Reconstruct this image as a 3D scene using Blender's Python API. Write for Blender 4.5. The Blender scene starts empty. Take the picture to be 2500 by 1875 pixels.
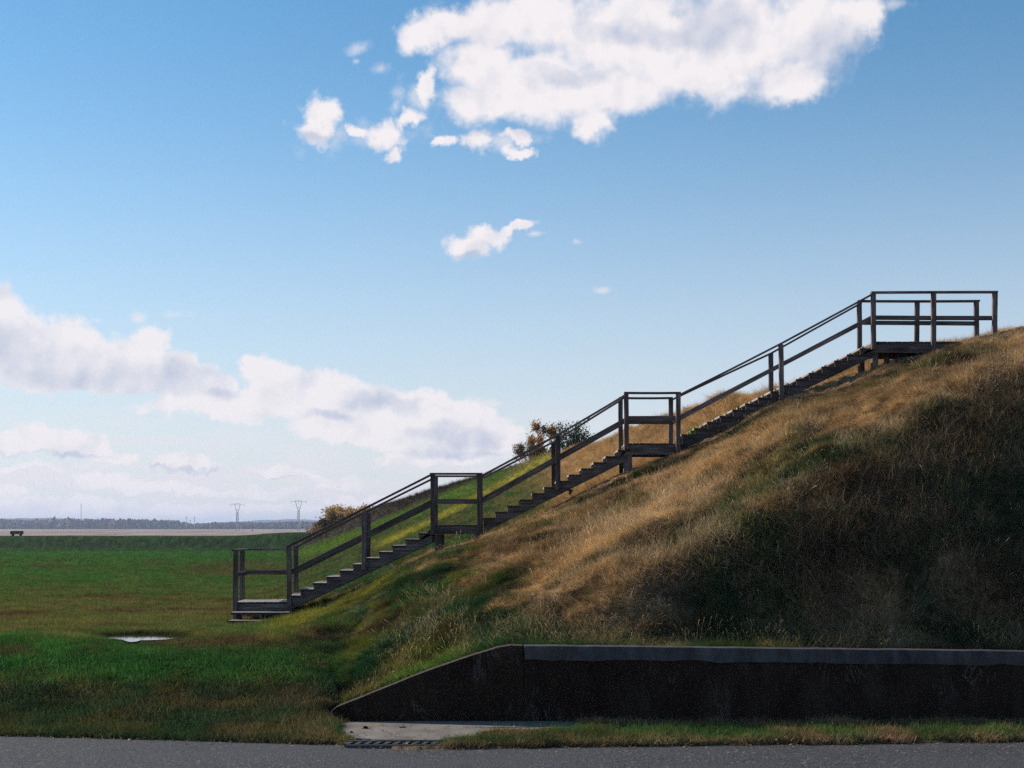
import bpy, bmesh, math, random
import numpy as np
from mathutils import Vector, Matrix, Euler
R = math.radians
random.seed(7)
rng = np.random.default_rng(7)
sc = bpy.context.scene

# ------------------------------------------------------------------ camera, sky, sun, exposure
F = 3570.0            # focal length in photo pixels (2500 wide)
HY = 1288.0           # horizon row in the photo
EYE = 3.0             # eye height above the road, metres
cam_d = bpy.data.cameras.new('camera')
cam = bpy.data.objects.new('camera', cam_d)
sc.collection.objects.link(cam)
cam.location = (0, 0, EYE)
cam.rotation_euler = (R(90), 0, 0)
cam_d.sensor_width = 36.0
cam_d.lens = 36.0 * F / 2500.0
cam_d.shift_y = (HY - 937.5) / 2500.0
cam_d.clip_start = 0.1
cam_d.clip_end = 60000
sc.camera = cam

SUN_AZ = R(-65)       # azimuth of the sun measured from +Y towards +X (negative: left of the view)
SUN_EL = R(28)
sd = bpy.data.lights.new('sun', 'SUN')
sd.energy = 5.0
sd.angle = R(0.5)
sd.color = (1.0, 0.90, 0.78)
sun = bpy.data.objects.new('sun', sd)
sc.collection.objects.link(sun)
to_sun = Vector((math.sin(SUN_AZ) * math.cos(SUN_EL), math.cos(SUN_AZ) * math.cos(SUN_EL), math.sin(SUN_EL)))
sun.rotation_euler = to_sun.to_track_quat('Z', 'Y').to_euler()

sc.view_settings.view_transform = 'Standard'
sc.view_settings.look = 'None'
sc.view_settings.exposure = 0.3
sc.view_settings.gamma = 1.0
sc.render.engine = 'CYCLES'
sc.cycles.use_denoising = False
sc.cycles.max_bounces = 5
sc.cycles.diffuse_bounces = 2
sc.cycles.sample_clamp_indirect = 0.8
sc.cycles.sample_clamp_direct = 1.5
sc.cycles.transmission_bounces = 3
sc.cycles.volume_bounces = 0
sc.cycles.transparent_max_bounces = 6

SKY_STRENGTH = 0.079


class NT:
    """small helper for writing node trees"""
    def __init__(self, tree):
        self.t = tree; self.n = tree.nodes; self.l = tree.links

    def new(self, typ, **kw):
        n = self.n.new(typ)
        for k, v in kw.items():
            setattr(n, k, v)
        return n

    def put(self, sock, v):
        if isinstance(v, bpy.types.NodeSocket):
            self.l.new(v, sock)
        else:
            sock.default_value = v

    def m(self, op, a, b=0.0, c=0.0, clamp=False):
        n = self.new('ShaderNodeMath', operation=op); n.use_clamp = clamp
        self.put(n.inputs[0], a); self.put(n.inputs[1], b); self.put(n.inputs[2], c)
        return n.outputs[0]

    def vm(self, op, a, b=(0, 0, 0), out=0):
        n = self.new('ShaderNodeVectorMath', operation=op)
        self.put(n.inputs[0], a)
        self.put(n.inputs[1], b)
        return n.outputs[out]

    def noise(self, vec, scale, detail=4, rough=0.5, dist=0.0, dims='3D'):
        n = self.new('ShaderNodeTexNoise', noise_dimensions=dims)
        if vec is not None: self.l.new(vec, n.inputs['Vector'])
        n.inputs['Scale'].default_value = scale
        n.inputs['Detail'].default_value = detail
        n.inputs['Roughness'].default_value = rough
        n.inputs['Distortion'].default_value = dist
        return n.outputs['Fac']

    def map(self, vec, loc=(0, 0, 0), rot=(0, 0, 0), scale=(1, 1, 1), typ='POINT'):
        n = self.new('ShaderNodeMapping', vector_type=typ)
        self.l.new(vec, n.inputs[0])
        n.inputs[1].default_value = loc; n.inputs[2].default_value = rot; n.inputs[3].default_value = scale
        return n.outputs[0]

    def mix(self, fac, a, b, blend='MIX'):
        n = self.new('ShaderNodeMix', data_type='RGBA', blend_type=blend)
        self.put(n.inputs[0], fac)
        self.put(n.inputs[6], a if isinstance(a, bpy.types.NodeSocket) else (*a, 1))
        self.put(n.inputs[7], b if isinstance(b, bpy.types.NodeSocket) else (*b, 1))
        return n.outputs[2]

    def sstep(self, v, lo, hi):
        n = self.new('ShaderNodeMapRange', interpolation_type='SMOOTHSTEP')
        self.put(n.inputs[0], v)
        n.inputs[1].default_value = lo; n.inputs[2].default_value = hi
        n.inputs[3].default_value = 0; n.inputs[4].default_value = 1
        return n.outputs[0]

    def ramp(self, fac, stops):
        n = self.new('ShaderNodeValToRGB')
        self.l.new(fac, n.inputs[0])
        e = n.color_ramp.elements
        while len(e) < len(stops): e.new(0.5)
        for i, (p, c) in enumerate(stops):
            e[i].position = p; e[i].color = (*c, 1)
        return n.outputs[0]


# sky with its clouds, all in directions of the world (azimuth, elevation)
world = bpy.data.worlds.new('World')
sc.world = world
world.use_nodes = True
world.node_tree.nodes.clear()
W = NT(world.node_tree)
sky = W.new('ShaderNodeTexSky', sky_type='NISHITA')
sky.sun_disc = False
sky.sun_elevation = SUN_EL
sky.sun_rotation = SUN_AZ
sky.altitude = 0
sky.air_density = 1.0
sky.dust_density = 0.25
sky.ozone_density = 2.5
tc = W.new('ShaderNodeTexCoord')
sep = W.new('ShaderNodeSeparateXYZ'); W.l.new(tc.outputs['Generated'], sep.inputs[0])
az = W.m('ARCTAN2', sep.outputs[0], sep.outputs[1])
el = W.m('ARCSINE', sep.outputs[2])
comb = W.new('ShaderNodeCombineXYZ')
W.l.new(W.m('MULTIPLY', az, 35.7), comb.inputs[0])
W.l.new(W.m('MULTIPLY', el, 35.7), comb.inputs[1])
P = comb.outputs[0]


def dirpos(px, py):
    """photo pixel -> cloud coordinates (degrees-like units, 35.7 per radian)"""
    x, y, z = (px - 1250) / F, 1.0, (HY - py) / F
    l = math.sqrt(x * x + 1 + z * z)
    return math.atan2(x, y) * 35.7, math.asin(z / l) * 35.7


def blobs(vec, lst, k=0.25):
    """signed 'distance' to a union of soft ellipses: 1 in their middle, 0 on their rim, negative outside"""
    acc = None
    for (px, py, rx, ry, rot) in lst:
        cx, cy = dirpos(px, py)
        if acc is not None:      # chain the ellipses one after another, which keeps the shader's memory small
            q = W.new('ShaderNodeVectorMath', operation='MULTIPLY_ADD')
            W.put(q.inputs[0], acc); W.put(q.inputs[1], (1e-7, 1e-7, 0)); W.put(q.inputs[2], vec)
            v_in = q.outputs[0]
        else:
            v_in = vec
        mp = W.map(v_in, (cx, cy, 0), (0, 0, R(rot)), (rx / 100, ry / 100, 1), 'TEXTURE')
        d = W.vm('LENGTH', mp, out=1)
        if acc is None: acc = d
        else: acc = W.m('SMOOTH_MIN', acc, d, k)
    return W.m('SUBTRACT', 1.0, acc)


CUMULUS = [
    (1030, 85, 70, 55, 0), (1110, 60, 95, 55, 0), (1200, 60, 130, 75, 0), (1330, 40, 170, 110, 0), (1180, 160, 130, 90, 0),
    (1190, 250, 150, 60, 0), (1330, 210, 230, 105, 0), (1560, 90, 300, 170, 0), (1480, 230, 170, 70, 0),
    (1450, 295, 62, 52, 0), (1780, 90, 240, 160, 0), (1990, 60, 170, 140, 0), (2090, 40, 70, 75, 0),
    (1930, 200, 120, 65, 0), (1720, 190, 200, 70, 0),
    (785, 275, 52, 48, 0), (770, 320, 62, 40, 0), (875, 315, 38, 22, -10), (940, 330, 62, 42, 0), (970, 375, 30, 28, 0),
    (1050, 215, 30, 60, 10), (1000, 290, 60, 25, 20),
    (1085, 343, 34, 18, 0), (1170, 345, 66, 36, 0), (1270, 338, 40, 20, 0), (1270, 370, 48, 20, 0),
    (1130, 605, 62, 42, 0), (1180, 575, 70, 32, 0), (1265, 557, 68, 15, 8),
]
WISPS = [(880, 118, 40, 20, 20), (872, 150, 16, 10, 0), (965, 255, 26, 66, -12), (930, 165, 30, 18, 10), (1407, 589, 22, 12, 0), (1470, 710, 30, 16, 0), (432, 768, 46, 18, 0), (335, 775, 22, 16, 0), (1030, 250, 50, 40, 0), (905, 330, 150, 40, 10), (1230, 345, 120, 34, 0), (2190, 10, 60, 20, 0), (240, 782, 30, 10, 0), (1200, 985, 90, 14, 0), (1020, 975, 180, 26, 0), (1310, 570, 50, 10, 5)]
CUMULUS2 = [
    (-30, 780, 130, 85, 0), (60, 830, 130, 75, 0), (190, 850, 150, 75, -5), (370, 850, 62, 62, 0), (300, 890, 150, 70, 0),
    (460, 900, 62, 48, 0), (250, 930, 330, 42, 0), (30, 890, 180, 60, 0), (540, 950, 48, 42, 0), (450, 985, 130, 30, 10),
    (620, 905, 52, 42, 0), (690, 915, 50, 45, 0), (680, 970, 120, 55, 0), (840, 990, 170, 60, 0), (1000, 990, 130, 45, 0),
    (600, 1005, 90, 35, 0), (820, 1050, 140, 38, -8), (990, 1060, 170, 60, -5), (1130, 1010, 110, 35, -5),
    (1160, 1080, 130, 50, 0), (1060, 1125, 160, 16, 0),
    (760, 940, 120, 45, 0), (900, 1020, 200, 50, 0), (1080, 1050, 170, 60, 0), (560, 1000, 120, 30, 5), (1200, 1045, 90, 40, 0), (100, 1135, 160, 10, 0), (600, 1240, 260, 12, 0), (350, 1250, 200, 10, 0),
    (10, 1075, 80, 36, 0), (90, 1070, 60, 40, 0), (190, 1085, 75, 42, 0), (280, 1115, 80, 16, -5),
    (440, 1130, 75, 24, 0), (510, 1142, 60, 10, 0), (690, 1153, 62, 20, 0), (760, 1166, 40, 8, 0),
    (270, 1175, 100, 24, 0), (400, 1195, 150, 18, 0), (820, 1180, 75, 22, 0), (600, 1205, 160, 16, 0), (20, 1200, 60, 18, 0),
    (180, 1230, 200, 20, 0), (900, 1222, 120, 14, 0),
]
GREYS = [
    (90, 900, 230, 52, 0), (330, 935, 190, 46, 0), (455, 930, 80, 50, 0), (20, 840, 75, 60, 0), (1390, 185, 110, 26, 0),
    (1640, 95, 190, 30, -8), (2050, 130, 80, 60, 0), (1750, 70, 90, 60, 0), (800, 1010, 60, 16, 0), (950, 985, 120, 22, -8), (1120, 1070, 110, 28, 0),
    (1120, 1105, 130, 12, 0), (550, 965, 50, 18, 0), (1270, 320, 120, 14, 0), (780, 335, 60, 12, 0), (1150, 625, 60, 10, 0),
    (420, 1145, 140, 8, 0), (90, 1110, 160, 9, 0), (690, 1172, 80, 6, 0),
]
# turbulence that breaks up the outlines
warp_n = W.new('ShaderNodeTexNoise', noise_dimensions='2D')
W.l.new(P, warp_n.inputs['Vector'])
warp_n.inputs['Scale'].default_value = 1.1; warp_n.inputs['Detail'].default_value = 6; warp_n.inputs['Roughness'].default_value = 0.6
wv = W.vm('SUBTRACT', warp_n.outputs['Color'], (0.5, 0.5, 0.5))
wv = W.vm('MULTIPLY', wv, (1.1, 0.8, 0))
Pw = W.vm('ADD', P, wv)
n1 = W.noise(P, 1.2, 8, 0.57, 0.0, '2D')
n1s = W.noise(W.vm('ADD', P, (-0.20, 0.26, 0)), 0.9, 4, 0.5, 0.0, '2D')   # same field, a step towards the sun
n1b = W.noise(P, 0.9, 4, 0.5, 0.0, '2D')
nlow = W.noise(P, 0.45, 3, 0.5, 0.0, '2D')


def cover(lst, edge, gain):
    b = blobs(Pw, lst)
    b2 = W.m('ADD', W.m('MULTIPLY', b, gain), W.m('MULTIPLY', W.m('SUBTRACT', n1, 0.5), 1.12))
    return W.sstep(b2, -0.02, edge), b2


c1, d1 = cover(CUMULUS, 1.0, 1.7)
c2, d2 = cover(CUMULUS2, 0.62, 1.75)
wb_ = W.m('ADD', blobs(P, WISPS), W.m('MULTIPLY', W.m('SUBTRACT', n1, 0.5), 2.6))
c3 = W.m('MULTIPLY', W.sstep(wb_, 0.0, 1.3), 0.62)
cov = W.m('MAXIMUM', W.m('MAXIMUM', c1, c3), W.m('MULTIPLY', c2, 0.93))
grey = W.sstep(blobs(Pw, GREYS, 0.3), -0.55, 0.6)
relief = W.m('MULTIPLY', W.m('SUBTRACT', n1b, n1s), 1.25)
shade = W.m('ADD', W.m('MULTIPLY', grey, 0.62), W.m('ADD', relief, W.m('MULTIPLY', W.m('SUBTRACT', nlow, 0.5), 0.45)), clamp=True)
ccol = W.mix(shade, (0.75, 0.715, 0.73), (0.43, 0.47, 0.58))
# low thin veil near the horizon
elv = W.m('MULTIPLY', el, 35.7)
veil_n = W.noise(W.map(P, scale=(0.35, 1.6, 1)), 1.3, 5, 0.6, 0.3, '2D')
veil = W.m('MULTIPLY', W.m('SUBTRACT', 1.0, W.sstep(elv, 0.6, 3.6)), W.sstep(veil_n, 0.34, 0.60))
veil = W.m('MULTIPLY', veil, 0.75)
skyc = W.vm('SCALE', sky.outputs[0])
skyc.node.inputs['Scale'].default_value = SKY_STRENGTH
tint = W.mix(1.0, skyc, (0.80, 1.27, 1.40), 'MULTIPLY')
# pale air low above the horizon
air = W.m('POWER', W.m('SUBTRACT', 1.0, W.sstep(elv, -1.5, 15.0)), 1.75)
base = W.mix(W.m('MULTIPLY', air, 0.88), tint, (0.675, 0.635, 0.67))
base = W.mix(veil, base, (0.69, 0.65, 0.69))
final = W.mix(cov, base, ccol)
bg = W.new('ShaderNodeBackground')
W.l.new(final, bg.inputs[0]); bg.inputs[1].default_value = 1.0
wo = W.new('ShaderNodeOutputWorld'); W.l.new(bg.outputs[0], wo.inputs[0])
world.cycles.sampling_method = 'MANUAL'
world.cycles.sample_map_resolution = 1024


# ------------------------------------------------------------------ object helpers
def link(o, parent=None):
    sc.collection.objects.link(o)
    if parent is not None: o.parent = parent
    return o


def tag(o, label=None, cat=None, group=None, kind=None):
    if label: o['label'] = label
    if cat: o['category'] = cat
    if group: o['group'] = group
    if kind: o['kind'] = kind
    return o


def empty(name, loc=(0, 0, 0)):
    o = bpy.data.objects.new(name, None)
    o.empty_display_size = 0.3
    o.location = loc
    return link(o)


def mesh_obj(name, verts, faces, mat, parent=None, smooth=False, cols=None):
    me = bpy.data.meshes.new(name)
    verts = np.asarray(verts, dtype=np.float32)
    fa = np.asarray(faces, dtype=np.int32)
    me.vertices.add(len(verts)); me.vertices.foreach_set('co', verts.ravel())
    k = fa.shape[1]
    me.loops.add(fa.size); me.loops.foreach_set('vertex_index', fa.ravel())
    me.polygons.add(len(fa)); me.polygons.foreach_set('loop_start', np.arange(0, fa.size, k, dtype=np.int32))
    me.polygons.foreach_set('use_smooth', np.full(len(fa), smooth))
    me.update(calc_edges=True)
    if cols is not None:
        a = me.color_attributes.new('tint', 'FLOAT_COLOR', 'POINT')
        c4 = np.ones((len(verts), 4), dtype=np.float32); c4[:, :3] = cols
        a.data.foreach_set('color', c4.ravel())
    if mat: me.materials.append(mat)
    return link(bpy.data.objects.new(name, me), parent)


def bm_obj(name, bm, mat, parent=None, smooth=False):
    me = bpy.data.meshes.new(name)
    bm.normal_update()
    bm.to_mesh(me); bm.free()
    if smooth:
        for p in me.polygons: p.use_smooth = True
    me.materials.append(mat)
    return link(bpy.data.objects.new(name, me), parent)


def bm_box(bm, lo, hi, bevel=0.0):
    g = bmesh.ops.create_cube(bm, size=1.0)
    vs = g['verts']
    for v in vs:
        v.co = Vector([lo[i] + (v.co[i] + 0.5) * (hi[i] - lo[i]) for i in range(3)])
    if bevel > 0:
        es = list({e for v in vs for e in v.link_edges})
        bmesh.ops.bevel(bm, geom=es, offset=bevel, segments=2, affect='EDGES', profile=0.6)


def jitter(bm, amp):
    for v in bm.verts:
        v.co += Vector((random.uniform(-amp, amp), random.uniform(-amp, amp), random.uniform(-amp, amp)))


def beam(name, p0, p1, w, h, mat, parent, bevel=0.005, segs=1, warp=0.0, roll=0.0):
    """a sawn timber from p0 to p1: local X runs along the grain, w is its depth (local Y), h its height (local Z)"""
    p0, p1 = Vector(p0), Vector(p1)
    d = p1 - p0; L = d.length
    x = d.normalized()
    up = Vector((0, 0, 1)) if abs(x.z) < 0.9 else Vector((-1, 0, 0))
    y = up.cross(x).normalized(); z = x.cross(y)
    bm = bmesh.new()
    bm_box(bm, (0, -w / 2, -h / 2), (L, w / 2, h / 2), bevel)
    if warp > 0:
        n = max(3, int(L / 0.3))
        for i in range(1, n):
            bmesh.ops.bisect_plane(bm, geom=bm.verts[:] + bm.edges[:] + bm.faces[:], plane_co=(L * i / n, 0, 0), plane_no=(1, 0, 0))
        a, b = random.uniform(-warp, warp), random.uniform(-warp, warp)
        for v in bm.verts:
            s = math.sin(math.pi * v.co.x / L)
            v.co.y += a * s; v.co.z += b * s
    o = bm_obj(name, bm, mat, parent)
    M = Matrix((x, y, z)).transposed().to_4x4()
    M.translation = p0
    if parent is not None: M = Matrix.Translation(-parent.location) @ M
    o.matrix_local = M @ Matrix.Rotation(roll, 4, 'X')
    return o


def P3(px, py, Y):
    """point at depth Y seen in the photo at (px, py)"""
    return Vector(((px - 1250) * Y / F, Y, EYE + (HY - py) * Y / F))


def zpx(py, Y):
    return EYE + (HY - py) * Y / F


# numpy value noise
_perm = rng.random((257, 257))


def vnoise(x, y):
    xi = np.floor(x).astype(int); yi = np.floor(y).astype(int)
    fx = x - xi; fy = y - yi
    fx = fx * fx * (3 - 2 * fx); fy = fy * fy * (3 - 2 * fy)
    a = _perm[xi % 256, yi % 256]; b = _perm[(xi + 1) % 256, yi % 256]
    c = _perm[xi % 256, (yi + 1) % 256]; d = _perm[(xi + 1) % 256, (yi + 1) % 256]
    return (a * (1 - fx) + b * fx) * (1 - fy) + (c * (1 - fx) + d * fx) * fy


def fbm(x, y, octv=4, g=0.5):
    s = 0; a = 1; t = 0
    for i in range(octv):
        s = s + a * vnoise(x * 2 ** i + 17.3 * i, y * 2 ** i + 5.1 * i); t += a; a *= g
    return s / t - 0.5


def ss(a, b, x):
    t = np.clip((x - a) / (b - a), 0, 1)
    return t * t * (3 - 2 * t)


# ------------------------------------------------------------------ materials
def new_mat(name):
    m = bpy.data.materials.new(name); m.use_nodes = True
    m.node_tree.nodes.clear()
    return m, NT(m.node_tree)


def principled(N, col, rough=0.8, spec=0.3, normal=None, **kw):
    b = N.new('ShaderNodeBsdfPrincipled')
    N.put(b.inputs['Base Color'], col if isinstance(col, bpy.types.NodeSocket) else (*col, 1))
    N.put(b.inputs['Roughness'], rough)
    b.inputs['Specular IOR Level'].default_value = spec
    if normal is not None: N.l.new(normal, b.inputs['Normal'])
    for k, v in kw.items(): N.put(b.inputs[k], v)
    return b


def finish(N, shader):
    o = N.new('ShaderNodeOutputMaterial'); N.l.new(shader, o.inputs[0])


def bump(N, h, strength=0.5, dist=0.02):
    b = N.new('ShaderNodeBump'); b.inputs['Strength'].default_value = strength; b.inputs['Distance'].default_value = dist
    N.l.new(h, b.inputs['Height'])
    return b.outputs[0]


def leaf_mat(name, source, transl=0.35, rough=0.75, spec=0.15):
    """grass or leaves: colour from the 'tint' attribute, part of the light passes through"""
    m, N = new_mat(name)
    at = N.new('ShaderNodeAttribute'); at.attribute_type = source; at.attribute_name = 'tint'
    at2 = N.new('ShaderNodeAttribute'); at2.attribute_type = 'GEOMETRY'; at2.attribute_name = 'vary'
    col = at.outputs['Color']
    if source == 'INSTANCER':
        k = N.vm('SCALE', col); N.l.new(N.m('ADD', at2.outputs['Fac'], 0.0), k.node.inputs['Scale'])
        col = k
    b = principled(N, col, rough, spec)
    t = N.new('ShaderNodeBsdfTranslucent'); N.l.new(N.mix(1.0, col, (1.15, 1.1, 0.7), 'MULTIPLY'), t.inputs[0])
    mx = N.new('ShaderNodeMixShader'); mx.inputs[0].default_value = transl
    N.l.new(b.outputs[0], mx.inputs[1]); N.l.new(t.outputs[0], mx.inputs[2])
    finish(N, mx.outputs[0])
    return m


M_GRASS = leaf_mat('grass_blades', 'INSTANCER', 0.35)
M_LEAF = leaf_mat('tree_leaves', 'GEOMETRY', 0.35)

m, N = new_mat('earth_and_thatch'); M_EARTH = m
at = N.new('ShaderNodeAttribute'); at.attribute_name = 'tint'
tcn = N.new('ShaderNodeTexCoord')
nn = N.noise(tcn.outputs['Object'], 9.0, 8, 0.7)
nf = N.noise(tcn.outputs['Object'], 40.0, 4, 0.7)
v = N.m('ADD', N.m('MULTIPLY', nn, 1.0), N.m('MULTIPLY', nf, 0.7))
k = N.vm('SCALE', at.outputs['Color']); N.l.new(N.m('POWER', N.m('ADD', v, 0.12), 2.0), k.node.inputs['Scale'])
finish(N, principled(N, k, 0.95, 0.1, bump(N, N.m('ADD', nn, nf), 0.9, 0.06)).outputs[0])

m, N = new_mat('weathered_wood'); M_WOOD = m
tcn = N.new('ShaderNodeTexCoord'); oi = N.new('ShaderNodeObjectInfo')
off = N.new('ShaderNodeCombineXYZ'); N.l.new(N.m('MULTIPLY', oi.outputs['Random'], 50.0), off.inputs[0]); N.l.new(N.m('MULTIPLY', oi.outputs['Random'], 23.0), off.inputs[1])
pv = N.vm('ADD', tcn.outputs['Object'], off.outputs[0])
g1 = N.noise(N.map(pv, scale=(1.2, 28, 28)), 1.5, 6, 0.65, 0.4)
g2 = N.noise(N.map(pv, scale=(0.8, 3, 3)), 2.0, 4, 0.6)
crack = N.sstep(N.noise(N.map(pv, scale=(0.7, 60, 60)), 1.4, 3, 0.6), 0.60, 0.66)
wc = N.ramp(g1, [(0.25, (0.04, 0.028, 0.024)), (0.5, (0.11, 0.085, 0.076)), (0.75, (0.30, 0.25, 0.23))])
wc = N.mix(N.sstep(g2, 0.45, 0.7), wc, (0.055, 0.036, 0.030))
wc = N.mix(N.m('MULTIPLY', crack, 0.7), wc, (0.02, 0.016, 0.015))
tone = N.m('ADD', N.m('MULTIPLY', oi.outputs['Random'], 0.75), 0.6)
kk = N.vm('SCALE', wc); N.l.new(tone, kk.node.inputs['Scale'])
finish(N, principled(N, kk, 0.82, 0.25, bump(N, N.m('SUBTRACT', g1, crack), 0.5, 0.004)).outputs[0])

m, N = new_mat('weathered_tread_wood'); M_TREAD = m
tcn = N.new('ShaderNodeTexCoord'); oi = N.new('ShaderNodeObjectInfo')
off = N.new('ShaderNodeCombineXYZ'); N.l.new(N.m('MULTIPLY', oi.outputs['Random'], 50.0), off.inputs[0])
pv = N.vm('ADD', tcn.outputs['Object'], off.outputs[0])
g1 = N.noise(N.map(pv, scale=(28, 1.2, 28)), 1.5, 6, 0.65, 0.4)
wc = N.ramp(g1, [(0.25, (0.14, 0.12, 0.11)), (0.5, (0.30, 0.26, 0.24)), (0.75, (0.46, 0.41, 0.38))])
sx = N.new('ShaderNodeSeparateXYZ'); N.l.new(tcn.outputs['Normal'], sx.inputs[0])
wc = N.mix(N.sstep(N.m('ABSOLUTE', sx.outputs[1]), 0.6, 0.8), wc, (0.035, 0.027, 0.024))      # dark end grain, with the shade of the end faces painted in
finish(N, principled(N, wc, 0.8, 0.25, bump(N, g1, 0.4, 0.004)).outputs[0])

m, N = new_mat('asphalt'); M_ROAD = m
tcn = N.new('ShaderNodeTexCoord')
a1 = N.noise(tcn.outputs['Object'], 0.5, 5, 0.6)
vo = N.new('ShaderNodeTexVoronoi'); vo.inputs['Scale'].default_value = 34; N.l.new(tcn.outputs['Object'], vo.inputs['Vector'])
a2 = N.noise(tcn.outputs['Object'], 26, 4, 0.8)
rc = N.ramp(vo.outputs['Color'].node.outputs['Color'], [(0.1, (0.022, 0.022, 0.025)), (0.5, (0.05, 0.05, 0.055)), (0.85, (0.10, 0.097, 0.10)), (0.93, (0.28, 0.27, 0.25))])
rc = N.mix(N.m('MULTIPLY', N.sstep(a2, 0.3, 0.75), 0.5), rc, (0.03, 0.029, 0.032))
rc = N.mix(N.m('MULTIPLY', N.sstep(a1, 0.4, 0.65), 0.6), rc, (0.065, 0.062, 0.064))
finish(N, principled(N, rc, 0.88, 0.3, bump(N, N.m('ADD', vo.outputs['Distance'], a2), 0.8, 0.012)).outputs[0])

m, N = new_mat('pad_concrete'); M_PAD = m
tcn = N.new('ShaderNodeTexCoord')
b1 = N.noise(tcn.outputs['Object'], 2.2, 7, 0.65)
b2 = N.noise(tcn.outputs['Object'], 38, 5, 0.8)
cc = N.ramp(b1, [(0.3, (0.12, 0.10, 0.085)), (0.55, (0.20, 0.175, 0.15)), (0.8, (0.28, 0.25, 0.215))])
cc = N.mix(N.m('MULTIPLY', N.sstep(b2, 0.5, 0.75), 0.55), cc, (0.09, 0.085, 0.08))
finish(N, principled(N, cc, 0.9, 0.25, bump(N, b2, 0.5, 0.006)).outputs[0])

m, N = new_mat('blackened_concrete'); M_WALL = m
tcn = N.new('ShaderNodeTexCoord')
b1 = N.noise(N.map(tcn.outputs['Object'], scale=(1.0, 1, 0.5)), 1.6, 8, 0.65, 0.3)
b2 = N.noise(tcn.outputs['Object'], 30, 5, 0.8)
cc = N.ramp(b1, [(0.35, (0.018, 0.011, 0.008)), (0.55, (0.030, 0.019, 0.014)), (0.75, (0.055, 0.040, 0.030))])
dr = N.noise(N.map(tcn.outputs['Object'], scale=(1.0, 1, 0.35)), 2.3, 9, 0.7, 1.2)
vein = N.m('SUBTRACT', 1.0, N.sstep(N.m('ABSOLUTE', N.m('SUBTRACT', dr, 0.5)), 0.0, 0.010))
msk = N.sstep(N.noise(tcn.outputs['Object'], 0.9, 2, 0.5), 0.50, 0.60)
cc = N.mix(N.m('MULTIPLY', N.m('MULTIPLY', vein, msk), 0.7), cc, (0.17, 0.16, 0.15))
pit = N.sstep(N.noise(N.map(tcn.outputs['Object'], scale=(1, 1, 0.6)), 4.0, 6, 0.7), 0.60, 0.70)
cc = N.mix(N.m('MULTIPLY', pit, 0.5), cc, (0.055, 0.045, 0.038))
sp = N.new('ShaderNodeSeparateXYZ'); N.l.new(tcn.outputs['Object'], sp.inputs[0])
fx = N.m('FRACT', N.m('ADD', N.m('MULTIPLY', sp.outputs[0], 0.41), 0.40))
joint = N.m('SUBTRACT', 1.0, N.sstep(N.m('ABSOLUTE', N.m('SUBTRACT', fx, 0.5)), 0.002, 0.006))
cc = N.mix(N.m('MULTIPLY', joint, 0.5), cc, (0.012, 0.009, 0.008))
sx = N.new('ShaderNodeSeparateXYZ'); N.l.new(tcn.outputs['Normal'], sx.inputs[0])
cc = N.mix(N.sstep(sx.outputs[2], 0.3, 0.7), cc, N.ramp(b2, [(0.40, (0.04, 0.032, 0.026)), (0.68, (0.16, 0.13, 0.112))]))     # weathered top, sunlight on it painted in as paler colour
finish(N, principled(N, cc, 0.95, 0.05, bump(N, N.m('ADD', b1, b2), 0.6, 0.015)).outputs[0])

m, N = new_mat('coping_concrete'); M_COPE = m
tcn = N.new('ShaderNodeTexCoord')
b1 = N.noise(N.map(tcn.outputs['Object'], scale=(1.6, 1, 0.6)), 2.4, 8, 0.65, 0.3)
b2 = N.noise(tcn.outputs['Object'], 30, 5, 0.8)
b3 = N.noise(tcn.outputs['Object'], 0.35, 3, 0.5)
cc = N.ramp(b1, [(0.3, (0.026, 0.022, 0.022)), (0.5, (0.062, 0.057, 0.060)), (0.75, (0.11, 0.104, 0.112))])
cc = N.mix(N.m('MULTIPLY', N.sstep(b3, 0.5, 0.62), 0.6), cc, (0.05, 0.045, 0.043))
cc = N.mix(N.m('MULTIPLY', N.sstep(b2, 0.5, 0.72), 0.4), cc, (0.06, 0.055, 0.055))
finish(N, principled(N, cc, 0.9, 0.25, bump(N, N.m('ADD', b1, b2), 0.6, 0.012)).outputs[0])

m, N = new_mat('iron_grate'); M_IRON = m
tcn = N.new('ShaderNodeTexCoord')
b1 = N.noise(tcn.outputs['Object'], 20, 5, 0.7)
finish(N, principled(N, N.ramp(b1, [(0.3, (0.035, 0.03, 0.028)), (0.7, (0.085, 0.075, 0.07))]), 0.65, 0.4).outputs[0])

m, N = new_mat('dark_void'); M_VOID = m
finish(N, principled(N, (0.008, 0.007, 0.007), 0.95, 0.1).outputs[0])

m, N = new_mat('puddle_water'); M_WATER = m
tcn = N.new('ShaderNodeTexCoord')
b1 = N.noise(tcn.outputs['Object'], 9, 2, 0.5)
finish(N, principled(N, (0.02, 0.018, 0.015), 0.03, 0.5, bump(N, b1, 0.03, 0.004), IOR=1.33).outputs[0])

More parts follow.
